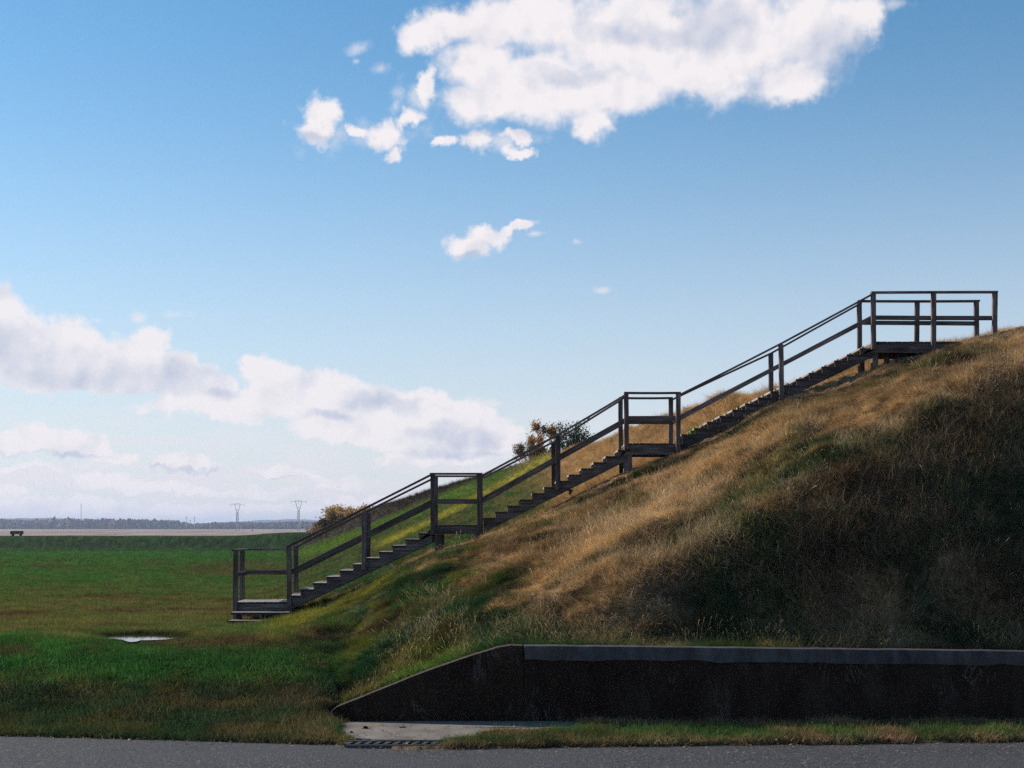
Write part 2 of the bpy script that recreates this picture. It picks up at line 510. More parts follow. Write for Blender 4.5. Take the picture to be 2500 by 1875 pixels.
m, N = new_mat('reed_marsh'); M_MARSH = m
tcn = N.new('ShaderNodeTexCoord')
mp = N.map(tcn.outputs['Object'], scale=(0.05, 0.006, 1))
q1 = N.noise(mp, 1.0, 9, 0.7)
q2 = N.noise(N.map(tcn.outputs['Object'], scale=(0.35, 0.02, 1)), 1.0, 4, 0.7)
mc = N.ramp(q1, [(0.34, (0.13, 0.09, 0.075)), (0.5, (0.29, 0.21, 0.17)), (0.66, (0.50, 0.38, 0.31))])
mc = N.mix(N.m('MULTIPLY', N.sstep(q2, 0.60, 0.70), 0.9), mc, (0.85, 0.78, 0.62))
mc = N.mix(N.m('MULTIPLY', N.sstep(N.noise(N.map(tcn.outputs['Object'], scale=(0.003, 0.004, 1)), 1.0, 5, 0.6), 0.56, 0.62), 0.75), mc, (0.10, 0.085, 0.09))
finish(N, principled(N, mc, 0.95, 0.1).outputs[0])

m, N = new_mat('wooded_hill'); M_HILL = m
tcn = N.new('ShaderNodeTexCoord')
q1 = N.noise(N.map(tcn.outputs['Object'], scale=(1, 0.5, 1.6)), 0.012, 7, 0.65)
finish(N, principled(N, N.ramp(q1, [(0.3, (0.025, 0.035, 0.025)), (0.55, (0.07, 0.065, 0.04)), (0.75, (0.13, 0.085, 0.05))]), 0.95, 0.1).outputs[0])

m, N = new_mat('galvanised_steel'); M_STEEL = m
tcn = N.new('ShaderNodeTexCoord')
q1 = N.noise(tcn.outputs['Object'], 0.6, 3, 0.6)
finish(N, principled(N, N.ramp(q1, [(0.3, (0.36, 0.35, 0.36)), (0.7, (0.62, 0.60, 0.60))]), 0.6, 0.4).outputs[0])

m, N = new_mat('dark_paint'); M_DARK = m
tcn = N.new('ShaderNodeTexCoord')
q1 = N.noise(tcn.outputs['Object'], 6, 4, 0.6)
finish(N, principled(N, N.ramp(q1, [(0.3, (0.02, 0.014, 0.012)), (0.7, (0.05, 0.035, 0.03))]), 0.8, 0.2).outputs[0])

m, N = new_mat('bark'); M_BARK = m
tcn = N.new('ShaderNodeTexCoord')
q1 = N.noise(N.map(tcn.outputs['Object'], scale=(6, 6, 1)), 3, 5, 0.7)
finish(N, principled(N, N.ramp(q1, [(0.3, (0.03, 0.024, 0.02)), (0.7, (0.10, 0.08, 0.065))]), 0.9, 0.15, bump(N, q1, 0.6, 0.02)).outputs[0])

m, N = new_mat('white_paint'); M_WHITE = m
tcn = N.new('ShaderNodeTexCoord')
finish(N, principled(N, N.ramp(N.noise(tcn.outputs['Object'], 3, 3, 0.6), [(0.3, (0.6, 0.6, 0.58)), (0.7, (0.8, 0.8, 0.78))]), 0.6, 0.3).outputs[0])

# ------------------------------------------------------------------ terrain
YW = 22.2             # front face of the concrete wall
WALL_TOP_X = [819, 917, 1015, 1116, 1181, 1215, 1245, 1280, 2500, 3400]
WALL_TOP_Y = [1727, 1688, 1648, 1612, 1591, 1581, 1576, 1576, 1590, 1600]
EDGE_X = [-900, 0, 407, 814, 920, 1000, 1100, 1400, 2500, 3400]
EDGE_Y = [1780, 1794, 1804, 1816, 1824, 1828, 1827, 1822, 1809, 1800]


def road_edge_Y(px):
    return F * 3.0 / (np.interp(px, EDGE_X, EDGE_Y) - HY)


S_X = [-800, 0, 300, 550, 620, 700, 764, 850, 1000, 1052, 1150, 1220, 1300, 1500, 1622, 1700, 1787, 1900, 1990, 2062, 2120, 2200, 2300, 2350, 2432, 2500, 2900, 3400]
S_Y = [1524, 1524, 1524, 1522, 1516, 1495, 1470, 1432, 1360, 1336, 1314, 1288, 1248, 1152, 1108, 1070, 1031, 968, 938, 911, 893, 866, 845, 835, 814, 803, 765, 730]
B_X = [-800, 640, 700, 785, 870, 927, 1010, 1050, 1180, 1265, 1330, 1480, 1545, 1640, 1750, 1842, 1890, 2000, 2100, 2200, 2500, 3400]
B_Y = [1400, 1372, 1340, 1300, 1256, 1234, 1210, 1198, 1162, 1137, 1114, 1080, 1050, 1022, 986, 971, 957, 934, 898, 872, 806, 740]
B_D = [150, 150, 150, 145, 132, 120, 106, 98, 82, 72, 65, 52, 46, 39, 34.5, 33, 32.5, 32.5, 32.5, 32.5, 33, 33]
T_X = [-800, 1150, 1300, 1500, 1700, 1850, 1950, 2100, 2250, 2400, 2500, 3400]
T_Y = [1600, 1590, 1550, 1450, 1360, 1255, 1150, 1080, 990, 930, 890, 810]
STEEP = 1.15
K_X = [-800, 700, 735, 902, 1050, 1180, 1265, 3400]       # foot of the steep brown bank on the far rampart
K_Y = [1420, 1356, 1340, 1284, 1220, 1168, 1140, 1140]
LAWN_Y = [0, 25, 29.5, 60, 100, 150, 187, 500]
LAWN_Z = [-1.98, -1.97, -1.95, -2.15, -2.45, -2.75, -2.96, -3.1]


def height(px, Y):
    """ground height relative to the eye; px is the column (direction), Y the depth"""
    px, Y = np.broadcast_arrays(np.asarray(px, float), np.asarray(Y, float))
    lawn = np.interp(Y, LAWN_Y, LAWN_Z)
    zs = (HY - np.interp(px, S_X, S_Y)) * 29.5 / F
    ye = road_edge_Y(px)
    bank = -3.0 + (1.02) * ss(0.0, 1.0, (Y - ye - 0.15) / (25.4 - ye))
    left = np.where(Y < 25.4, bank, lawn) + (zs + 1.95) * ss(23.2, 29.5, Y)
    verge = -2.975 + 0 * Y
    zw = (HY - np.interp(px, WALL_TOP_X, WALL_TOP_Y)) * YW / F - 0.03
    t = np.clip((Y - 22.42) / (29.5 - 22.42), 0, 1)
    c = 0.25 + 0 * px
    s = t + c * t * (1 - t) * 2 * (0.4 + t)
    hill0 = zw + (zs - zw) * np.clip(s, 0, 1.0)
    # steep lower face, easing off above the break of slope
    tb = np.interp(px, T_X, T_Y)
    yk = 22.45 + np.clip((zw * 0 + 0.0 - zw + (HY - tb) * 22.45 / F) / (STEEP - (HY - tb) / F), 0.02, 5.2)
    zk0 = zw + STEEP * (yk - 22.45)
    lower = zw + STEEP * (Y - 22.45)
    upper = zk0 + (zs - zk0) * np.clip((Y - yk) / (29.5 - yk), 0, 1)
    kk = 0.5
    hh_ = np.clip(0.5 + 0.5 * (lower - upper) / kk, 0, 1)
    hill1 = lower + (upper - lower) * hh_ - kk * hh_ * (1 - hh_) * 0.5
    wk = ss(1150, 1500, px)
    hill = hill0 * (1 - wk) + hill1 * wk
    behind = Y > 22.40
    wl = ss(640, 980, px)
    near_hill = left * (1 - wl) + hill * wl
    wv_ = ss(735, 835, px)
    near_front = left * (1 - wv_) + verge * wv_
    wj = ss(780, 822, px)
    near_b = left * (1 - np.maximum(wl, wj * 0)) + hill * np.maximum(wl, 0)
    near = np.where(behind, near_b, near_front)
    # the wing wall: keep ground just behind it level with its top
    wing = (px > 800) & behind
    zwing = np.interp(px, WALL_TOP_X, WALL_TOP_Y); zwing = (HY - zwing) * YW / F - 0.04
    near = np.where(wing, np.where(Y < 24.2, zwing * (1 - ss(22.6, 24.2, Y)) + near_b * ss(22.6, 24.2, Y), near), near)
    # behind the stairs
    r = np.interp(px, B_X, B_D); pr = np.interp(px, B_X, B_Y); zr = (HY - pr) * r / F
    rk = 31 + (r - 31) * 0.74
    pk = np.interp(px, K_X, K_Y)
    pk = np.maximum(pk, pr + 3)
    w = ss(1150, 1300, px)
    s0 = np.interp(px, S_X, S_Y)
    pk = pk * (1 - w) + (0.38 * s0 + 0.62 * pr) * w
    zk = (HY - pk) * rk / F
    lz = np.interp(31, LAWN_Y, LAWN_Z)
    z31 = zs + 0.0
    tt = np.clip((Y - 31) / np.maximum(rk - 31, 0.1), 0, 1)
    seg1 = z31 + (zk - z31) * (0.75 * tt + 0.25 * tt * tt)
    t2 = np.clip((Y - rk) / np.maximum(r - rk, 0.1), 0, 1)
    seg2 = zk + (zr - zk) * (t2 + 0.35 * t2 * (1 - t2))
    plateau = np.interp(px, [1900, 2200], [0.35, 0.0])
    t3 = np.maximum(Y - r, 0)
    seg3 = zr - t3 * np.interp(px, [1100, 1300, 2200, 2500], [0.10, 0.03, 0.02, 0.01])
    seg3 = np.maximum(seg3, lawn)
    far = np.where(Y < rk, seg1, np.where(Y < r, seg2, seg3))
    wf = ss(600, 740, px)
    flat = lawn + (zs + 1.95) * (1 - ss(30, 36, Y))
    far = flat * (1 - wf) + far * wf
    z = np.where(Y < 29.5, near, np.where(Y < 31, near * 0 + zs, far))
    # levee at the far end of the lawn
    ltop = -1.07 + 0.45 * ss(560, 720, px)
    lev = lawn + (ltop - lawn) * ss(186.5, 191.5, Y)
    lev = np.where(Y > 195, -3.3 + (ltop + 3.3) * (1 - ss(195, 202, Y)), lev)
    z = np.where((Y > 186.5) & (px < 760), lev, z)
    z = np.where((Y > 195) & (px >= 760), np.where(Y > 200, -3.3, z), z)
    return z


def hillness(px, Y):
    zs = (HY - np.interp(px, S_X, S_Y)) * 29.5 / F
    return ss(0.1, 0.6, zs + 1.95) * ss(21.5, 24, Y)


def bumps(px, Y):
    X = (px - 1250) * Y / F
    h = hillness(px, Y) * (1 - ss(31, 60, Y) * 0.5)
    # lumpy, combed hillside: ridges run up to the right
    a = R(28)
    xr = X * math.cos(a) + Y * math.sin(a) * 0.9; yr = -X * math.sin(a) + Y * math.cos(a)
    b = 0.36 * fbm(xr * 0.33, yr * 0.75, 3) + 0.20 * fbm(xr * 1.1 + 9, yr * 2.4, 3) + 0.15 * fbm(X * 2.8, Y * 3.8, 3)
    l = (0.05 * fbm(X * 0.8, Y * 0.8, 4) + 0.03 * fbm(X * 4, Y * 4, 2)) * (1 - 0.9 * np.exp(-((px - 360) / 170) ** 2 - ((Y - 25.4) / 1.6) ** 2))
    verge_k = np.where((Y < 22.42), 0.55 * ss(0.0, 0.4, Y - road_edge_Y(px)), 1.0)
    near_wall = np.where((px > 815) & (Y > 22.3), ss(22.5, 23.3, Y), 1.0)
    near_stair = 1 - 0.75 * np.exp(-((Y - 29.9) / 0.9) ** 2)
    return (b * h * np.interp(px, [750, 1300], [0.4, 1.0]) * near_stair + l * (1 - 0.6 * h)) * verge_k * near_wall * (1 - ss(60, 150, Y) * 0.3)


PUD = [(26.55, 276, 432), ]


def puddle_mask(px, Y):
    X = (px - 1250) * Y / F
    n = fbm(X * 2.2, Y * 2.2, 3) * 0.7
    a = ((px - 350) / 82) ** 2 + ((Y - 26.35) / 0.62) ** 2
    a2 = ((px - 322) / 20) ** 2 + ((Y - 25.95) / 0.62) ** 2
    return 1.35 - np.minimum(a, a2) + n


def ground(px, Y):
    z = height(px, Y) + bumps(px, Y)
    pm = puddle_mask(px, Y)
    dip = np.exp(-((np.clip(Y, 29.2, 30.6) - Y) / 1.0) ** 2) * ss(600, 800, px) * np.interp(px, [1300, 1650, 1950, 2050, 2200, 2450, 2480], [0.15, 0.08, 0.04, 0.04, 0.04, 0.02, 0])
    z = z - dip
    return z - 0.045 * ss(-0.8, 0.3, pm) * (Y < 27.5)


# ---- colours of what grows where (albedo, with some shade painted in)
STRAW = np.array((0.50, 0.315, 0.165)); STRAW_L = np.array((0.78, 0.56, 0.36)); STRAW_B = np.array((0.23, 0.145, 0.085))
OLIVE = np.array((0.15, 0.125, 0.045)); GREEN = np.array((0.038, 0.125, 0.032)); DEEP = np.array((0.018, 0.055, 0.024))
YELL = np.array((0.34, 0.31, 0.05)); LIME = np.array((0.13, 0.22, 0.035)); BROWN = np.array((0.12, 0.065, 0.038)); RUST = np.array((0.17, 0.075, 0.03))


def lerp(a, b, t):
    return a * (1 - t[:, None]) + b * t[:, None]


def colour(px, Y, z=None):
    px = np.asarray(px, float).ravel(); Y = np.asarray(Y, float).ravel()
    n = len(px)
    z = height(px, Y)
    py = HY - z * F / Y
    X = (px - 1250) * Y / F
    h = hillness(px, Y)
    r = rng.random(n)
    nz1 = fbm(X * 0.55 + 3, Y * 0.55, 4)            # metre patches
    nz2 = fbm(X * 1.7, Y * 1.7 + 40, 4)
    nz3 = fbm(X * 0.16 + 11, Y * 0.11, 3)
    jit = (r - 0.5)
    nst = fbm(X * 0.45 + 13, Y * 1.7 + 2, 4)         # streaks running along the slope
    nst2 = fbm(X * 1.3 + 53, Y * 3.4 + 22, 4)
    # lawn on the left
    fl = 0.55 * nz3 + fbm(X * 0.35, Y * 0.5 + 9, 4)
    lawn = np.tile(GREEN * np.array((1.15, 1.25, 0.95)), (n, 1))
    mid = np.exp(-((py - 1500) / 75) ** 2)                # wet olive-brown part in front of the steps
    lawn = lerp(lawn, OLIVE * 1.1, np.clip(mid * 0.85 + nz2 * 1.6 + jit * 0.4, 0, 1))
    fl = fl + 0.35 * fbm(X * 1.3 + 7, Y * 0.9, 3)
    lawn = lerp(lawn, BROWN * 0.9, np.clip(ss(0.16, 0.36, fl + 0.10 * np.exp(-((py - 1585) / 25) ** 2) + 0.05 * (py < 1470)) * 0.85 + jit * 0.3, 0, 1) * (py > 1360))
    lawn = lerp(lawn, BROWN, np.clip(np.exp(-((py - 1583) / 20) ** 2) * ss(300, 480, px) * (0.9 + nz2 * 2), 0, 1))
    lawn = lerp(lawn, BROWN * 1.25, ss(0.0, 0.12, np.exp(-((py - 1396) / 12) ** 2) * ss(380, 640, px) * (0.3 + nz2 * 2.5)) * 0.75)
    lawn = lerp(lawn, np.tile(np.array((0.045, 0.026, 0.015)), (n, 1)), 0.8 * ss(-1.5, -0.2, puddle_mask(px, Y)) * (Y < 27.5))
    band = np.exp(-((py - (1628 - px * 0.035)) / 24) ** 2)
    lawn = lerp(lawn, np.array((0.042, 0.15, 0.032)) + 0 * lawn, np.clip(band * 0.9 + nz2 * 1.5 + jit * 0.2, 0, 1) * (band > 0.15))
    bank = lerp(lerp(np.tile(DEEP * 1.25, (n, 1)), OLIVE * 0.75, np.clip(0.35 + nz2 * 2.6 + jit * 0.9, 0, 1)), STRAW_B * 0.8, np.clip(ss(0.0, 0.3, nz1 + jit * 0.2) * 0.75, 0, 1))
    lawn = lerp(lawn, bank, ss(1650, 1690, py))
    lawn = lerp(lawn, np.tile(DEEP * 0.9, (n, 1)), ss(1352, 1340, py)) if False else lawn * (1 - 0.0)
    # hill
    g = np.clip((1400 - px) / 480 + (py - 1350) / 380, 0, 1)
    g = np.maximum(g, 0.50 * ss(1050, 1350, py) * ss(1300, 1700, px))
    g = np.maximum(g, 0.37)
    sel = ss(-0.08, 0.08, (nz1 * 0.5 + nst * 0.75 + nst2 * 0.45 + jit * 0.22) - (0.34 - g * 0.62))
    straw = lerp(np.tile(STRAW, (n, 1)), STRAW_L, np.clip(0.25 + nst2 * 2.6 + jit * 1.2, 0, 1))
    straw = lerp(straw, STRAW_B, np.clip(0.15 + fbm(X * 0.5 + 70, Y * 1.9, 4) * 3.2 + (rng.random(n) - 0.5) * 0.8, 0, 1))
    hol = ss(0.06, 0.2, fbm(X * 0.9 + 33, Y * 2.6 + 8, 4))
    grn = lerp(np.tile(GREEN, (n, 1)), OLIVE, np.clip(0.45 + nz2 * 2.0 + jit * 0.9, 0, 1))
    grn = lerp(grn, DEEP * 1.4, np.clip(ss(0.05, 0.2, fbm(X * 0.7 + 31, Y * 0.9, 3)), 0, 1))
    grn = lerp(grn, YELL * 0.7, np.clip(ss(0.08, 0.2, fbm(X * 1.6 + 5, Y * 1.1 + 61, 3)) * ss(1350, 1000, px) * 0.5, 0, 1))
    hill = lerp(straw, grn, sel)
    hill = lerp(hill, np.tile(np.array((0.065, 0.046, 0.028)), (n, 1)), 0.75 * hol)
    # weeds on the steep lower face, its shade painted into the darker colours
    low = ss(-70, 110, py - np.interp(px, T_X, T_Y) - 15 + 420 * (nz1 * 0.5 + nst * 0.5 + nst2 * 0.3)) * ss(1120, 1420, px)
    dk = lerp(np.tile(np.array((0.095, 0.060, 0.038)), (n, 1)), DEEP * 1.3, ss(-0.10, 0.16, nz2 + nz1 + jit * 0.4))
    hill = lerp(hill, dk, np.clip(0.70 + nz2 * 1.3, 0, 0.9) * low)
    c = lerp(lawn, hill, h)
    # yellow-green fringe along the near side of the foot of the stairs
    sy = np.interp(px, S_X, S_Y)
    fr = np.exp(-((py - sy - 34) / 26) ** 2) * ss(620, 700, px) * ss(1020, 900, px) * (Y < 30)
    c = lerp(c, YELL * 0.75, np.clip(fr * (1.0 + nz2 * 2.0), 0, 1) * 0.95)
    # ground behind the stairs
    bh = (Y > 31)
    ly = np.interp(px, [925, 1052, 1180, 1290, 1345], [1334, 1276, 1208, 1148, 1112])
    yb = np.exp(-((py - ly) / 8.5) ** 2) * ss(880, 960, px) * ss(1400, 1300, px)
    kb = np.interp(px, K_X, K_Y)
    gb = np.exp(-((py - kb - 16) / 13) ** 2) * ss(700, 760, px) * ss(1260, 1180, px)
    pr = np.interp(px, B_X, B_Y)
    st = ss(1280, 1420, px)
    back = lerp(lerp(np.tile(GREEN * 1.1, (n, 1)), OLIVE, np.clip(0.5 + nz2 * 2.6 + jit * 0.6, 0, 1)), STRAW, np.clip(st + 0.25 * ss(1100, 1300, px) + nz2, 0, 1) * ss(1000, 1300, px))
    back = lerp(back, np.array((0.040, 0.030, 0.020)) + 0 * back, ss(kb + 2, kb - 6, py) * ss(1250, 1150, px))  # shade on the steep bank face painted in as a darker brown
    back = lerp(back, LIME, np.clip(gb * 1.15, 0, 1))
    back = lerp(back, YELL * 1.15, np.clip(yb * 1.2, 0, 1))
    wb = bh * ss(690, 760, px) * (Y < 185)
    c = lerp(c, back, wb)
    lown = bh * (1 - ss(690, 760, px)) * ss(620, 700, px)
    # levee: dark green
    c = lerp(c, np.tile(np.array((0.026, 0.068, 0.014)), (n, 1)), 0.85 * ss(165, 188, Y))
    # verge in front of the wall
    vg = ss(735, 835, px) * (Y < 22.3)
    vc = lerp(lerp(np.tile(GREEN * 0.95, (n, 1)), OLIVE * 0.8, np.clip(0.4 + nz2 * 2.4 + jit, 0, 1)), STRAW_B * 1.2, np.clip(ss(21.3, 21.9, Y) * 0.8 + ss(0.1, 0.3, nz2) + ss(0.25, 0.0, Y - road_edge_Y(px)) * 0.9, 0, 1))
    c = lerp(c, vc, vg * 1.0)
    big = 1 + 0.8 * fbm(X * 1.4 + 90, Y * 1.9, 4) + 0.9 * fbm(X * 5.5 + 9, Y * 8.0, 2)
    return np.clip(c * ((0.5 + 0.9 * rng.random(n) ** 1.4) * big)[:, None], 0.003, 0.9)


pxs = np.concatenate([np.arange(-900, -100, 16), np.arange(-100, 2600, 6.5), np.arange(2600, 3401, 16)])
ys = np.concatenate([np.arange(18.6, 22.36, 0.07), [22.38, 22.405], np.arange(22.45, 31.5, 0.055), np.exp(np.arange(math.log(31.5), math.log(184), 0.012)),
                     np.arange(184, 204, 0.7), [205, 212]])
GX, GY = np.meshgrid(pxs, ys)
GZ = ground(GX, GY)
GZ[GY < road_edge_Y(GX) + 0.02] = -3.02
verts = np.stack([(GX - 1250) * GY / F, GY, GZ + EYE], -1).reshape(-1, 3)
nc, nr = len(pxs), len(ys)
idx = np.arange(nc * nr).reshape(nr, nc)
faces = np.stack([idx[:-1, :-1], idx[:-1, 1:], idx[1:, 1:], idx[1:, :-1]], -1).reshape(-1, 4)
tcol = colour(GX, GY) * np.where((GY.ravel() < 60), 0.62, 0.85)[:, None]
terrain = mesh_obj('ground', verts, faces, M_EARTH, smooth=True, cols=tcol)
tag(terrain, 'grassy ground rising from the roadside lawn into the earth mound', kind='structure')

# marsh plain out to the horizon
v = [(-9000, 1.0, EYE - 3.25), (9000, 1.0, EYE - 3.25), (9000, 14000, EYE - 3.25), (-9000, 14000, EYE - 3.25)]
v[0] = (-9000, -60, EYE - 3.25); v[1] = (9000, -60, EYE - 3.25)
marsh = mesh_obj('marsh', v, [(0, 1, 2, 3)], M_MARSH)
tag(marsh, 'flat pinkish reed marsh reaching to the far woods', kind='structure')

# road
rx = np.arange(-900, 3401, 12)
rows = []
re = road_edge_Y(rx) + 0.05 * fbm(rx * 0.03, rx * 0 + 3, 4) + 0.03
xe = (rx - 1250) * re / F
top = np.stack([xe, re, np.full_like(xe, EYE - 3.0)], -1)
vv = []
ff = []
ks = [0.0, 0.03, 0.2, 1.0]
for i, k in enumerate([1.0, 0.97, 0.6, -0.4]):
    p = top.copy()
    p[:, 1] = top[:, 1] * k if k > 0 else -8
    p[:, 0] = xe
    p[:, 2] = EYE - 3.0 + (0.0 if i else -0.012)
    vv.append(p)
pb = top.copy(); pb[:, 2] -= 0.25; vv.insert(0, pb)
vv = np.concatenate(vv)
n0 = len(rx); ii = np.arange(n0 * 5).reshape(5, n0)
ff = np.stack([ii[:-1, :-1], ii[1:, :-1], ii[1:, 1:], ii[:-1, 1:]], -1).reshape(-1, 4)
road = mesh_obj('road', vv, ff, M_ROAD)
tag(road, 'grey asphalt road with a ragged grass edge', kind='structure')

# water in the hollows of the lawn
pw = np.arange(255, 530, 1.5); yw = np.arange(23.9, 27.2, 0.02)
AX, AY = np.meshgrid(pw, yw)
pm = puddle_mask(AX, AY)
wz = float(height(350.0, 26.3)) - 0.008
wz2 = float(height(475.0, 24.35)) + 0.026
AZ = np.where(AY > 24.8, wz, wz2)
vv = np.stack([(AX - 1250) * AY / F, AY, AZ + EYE], -1).reshape(-1, 3)
ok = pm > 0.0
ii = np.arange(AX.size).reshape(AX.shape)
okf = ok[:-1, :-1] & ok[1:, 1:] & ok[1:, :-1] & ok[:-1, 1:]
qs = np.stack([ii[:-1, :-1], ii[:-1, 1:], ii[1:, 1:], ii[1:, :-1]], -1)
for nm, lab, cond in (('puddle', 'long bright puddle lying in the wet lawn left of the stairs', AY[:-1, :-1] > 24.8),):
    f_ = qs[okf & cond]
    if len(f_) == 0: continue
    used, inv = np.unique(f_, return_inverse=True)
    o = mesh_obj(nm, vv[used], inv.reshape(-1, 4), M_WATER)
    tag(o, lab, 'puddle')

# ------------------------------------------------------------------ concrete wall, pad, drain
def prism(name, outline, y0, y1, mat, parent=None, bevel=0.012, sub=None):
    """outline of (x, z) in the XZ plane, extruded from y0 to y1"""
    bm = bmesh.new()
    f = [bm.verts.new((x, y0, z)) for x, z in outline]
    b = [bm.verts.new((x, y1, z)) for x, z in outline]
    bm.faces.new(f); bm.faces.new(b[::-1])
    n = len(f)
    for i in range(n):
        bm.faces.new((f[i], b[i], b[(i + 1) % n], f[(i + 1) % n]))
    bmesh.ops.recalc_face_normals(bm, faces=bm.faces[:])
    if bevel: bmesh.ops.bevel(bm, geom=[e for e in bm.edges], offset=bevel, segments=2, affect='EDGES', profile=0.5, clamp_overlap=True)
    return bm_obj(name, bm, mat, parent)


def X_at(px, Y): return (px - 1250) * Y / F


wall = empty('retaining_wall', (0, 0, 0))
tag(wall, 'long low black-stained concrete retaining wall with a sloping end', 'wall')
zb = EYE - 3.25
wx = [819, 850, 880, 917, 960, 1015, 1065, 1116, 1150, 1181, 1215, 1245, 1279]
out = [(X_at(p, YW), zpx(np.interp(p, WALL_TOP_X, WALL_TOP_Y) + random.uniform(-0.8, 0.8), YW)) for p in wx]
out = [(X_at(790, YW), zb), (X_at(790, YW), EYE - 2.9)] + out + [(X_at(1279, YW), zb)]
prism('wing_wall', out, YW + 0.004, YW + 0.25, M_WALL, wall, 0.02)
xs = np.linspace(1280, 3300, 60)
tops = [(X_at(p, YW), zpx(np.interp(p, WALL_TOP_X, WALL_TOP_Y) + 30 + random.uniform(-3, 3), YW)) for p in xs]
prism('wall_face', [(X_at(1280, YW), zb)] + tops + [(X_at(3300, YW), zb)], YW + 0.012, YW + 0.24, M_WALL, wall, 0.0)
cop = [(X_at(p, YW), zpx(np.interp(p, WALL_TOP_X, WALL_TOP_Y) + random.uniform(-0.5, 0.5), YW)) for p in xs]
low = [(X_at(p, YW), zpx(np.interp(p, WALL_TOP_X, WALL_TOP_Y) + 34 + 5 * (fbm(np.array([p * 0.02]), np.array([1.]), 4)[0]) * 2, YW)) for p in np.linspace(3300, 1281, 160)]
prism('coping', cop + low, YW - 0.02, YW + 0.26, M_COPE, wall, 0.010)

# concrete pad with a crack
pad_o = [(815, 21.45), (822, 21.9), (850, 22.1), (930, 22.16), (1050, 22.17), (1200, 22.17), (1330, 22.17), (1410, 22.1), (1440, 21.9),
         (1425, 21.45), (1380, 21.25), (1300, 21.05), (1200, 20.85), (1130, 20.45), (1085, 20.24), (1000, 20.2), (930, 20.24), (870, 20.4), (835, 20.9)]
ring = []
for i in range(len(pad_o)):
    a, b = pad_o[i], pad_o[(i + 1) % len(pad_o)]
    for k in range(5):
        t = k / 5
        x, y = a[0] + (b[0] - a[0]) * t, a[1] + (b[1] - a[1]) * t
        ring.append((X_at(x, y) + random.uniform(-.02, .02), min(22.19, y + random.uniform(-.015, .015))))
bm = bmesh.new()
tv = [bm.verts.new((x, y, EYE - 2.935)) for x, y in ring]
bv = [bm.verts.new((x, y, EYE - 3.1)) for x, y in ring]
bm.faces.new(tv)
for i in range(len(tv)):
    bm.faces.new((tv[i], bv[i], bv[(i + 1) % len(tv)], tv[(i + 1) % len(tv)]))
bmesh.ops.recalc_face_normals(bm, faces=bm.faces[:])
pad = bm_obj('concrete_pad', bm, M_PAD)
tag(pad, 'worn grey concrete slab on the ground at the foot of the wall', 'slab')
crk = [(1150, 21.42), (1210, 21.44), (1270, 21.5), (1310, 21.52), (1350, 21.62), (1400, 21.66)]
bm = bmesh.new()
up = []; dn = []
for i in range(26):
    t = i / 25 * (len(crk) - 1); k = min(int(t), len(crk) - 2); u = t - k
    x = crk[k][0] + (crk[k + 1][0] - crk[k][0]) * u; y = crk[k][1] + (crk[k + 1][1] - crk[k][1]) * u + random.uniform(-.01, .01)
    wd = 0.022 * math.sin(math.pi * (i + 0.5) / 26) + 0.004
    up.append(bm.verts.new((X_at(x, y), y + wd, EYE - 2.931))); dn.append(bm.verts.new((X_at(x, y), y - wd, EYE - 2.931)))
for i in range(25): bm.faces.new((dn[i], dn[i + 1], up[i + 1], up[i]))
o = bm_obj('crack', bm, M_VOID, pad)

# storm drain: frame and ten openings between bars, set along the road edge
YD0, YD1 = 19.99, 20.20
xa, xb = X_at(848, 20.1), X_at(1080, 20.1)
dr = empty('drain_grate', ((xa + xb) / 2, 20.1, EYE - 3.0))
tag(dr, 'row of dark slots of a storm drain grate between slab and road', 'drain')
def local(o, par):
    o.location = -Vector(par.location); return o
bm = bmesh.new()
bm_box(bm, (xa, YD1, EYE - 3.05), (xb, YD1 + 0.05, EYE - 2.945), 0.006)
bm_box(bm, (xa, YD0 - 0.05, EYE - 3.05), (xb, YD0, EYE - 2.965), 0.006)
local(bm_obj('frame', bm, M_IRON, dr), dr)
nb = 11
for i in range(nb):
    c = xa + (xb - xa) * (i + 0.5 * 0) / (nb - 1)
    bm = bmesh.new()
    bm_box(bm, (c - 0.032, YD0 + 0.002, EYE - 3.04), (c + 0.032, YD1 - 0.002, EYE - 2.955), 0.006)
    for vtx in bm.verts: vtx.co.x += (vtx.co.y - YD0) * 0.25
    local(bm_obj('bar', bm, M_IRON, dr), dr)
bm = bmesh.new(); bm_box(bm, (xa, YD0 - 0.04, EYE - 3.08), (xb, YD1 + 0.04, EYE - 3.012))
local(bm_obj('pit', bm, M_VOID, dr), dr)

# ------------------------------------------------------------------ the wooden staircase
YN, YF_ = 29.5, 30.62          # near and far railing planes
T = 121.0                      # pixels per metre at YN
PWD = 0.092
root = empty('wooden_staircase', (X_at(575, 30), 30, EYE - 1.95))
tag(root, 'long weathered timber staircase with three landings climbing the grassy mound', 'staircase')


def pz(px, py, Y=YN): return P3(px, py, Y)


def post(name, x0, x1, ytop, ybot, Y):
    """x0..x1 edges in pixels as seen, ytop/ybot rows as seen at depth Y"""
    c = (x0 + x1) / 2
    a = P3(c, ybot, Y); b = P3(c, ytop, Y)
    b.x += random.uniform(-.012, .012)
    return beam(name, a, b, 0.089, PWD, M_WOOD, root, 0.006, warp=0.008)


def fr(py):   # row of the same height on the far plane
    return HY + (py - HY) * YN / YF_


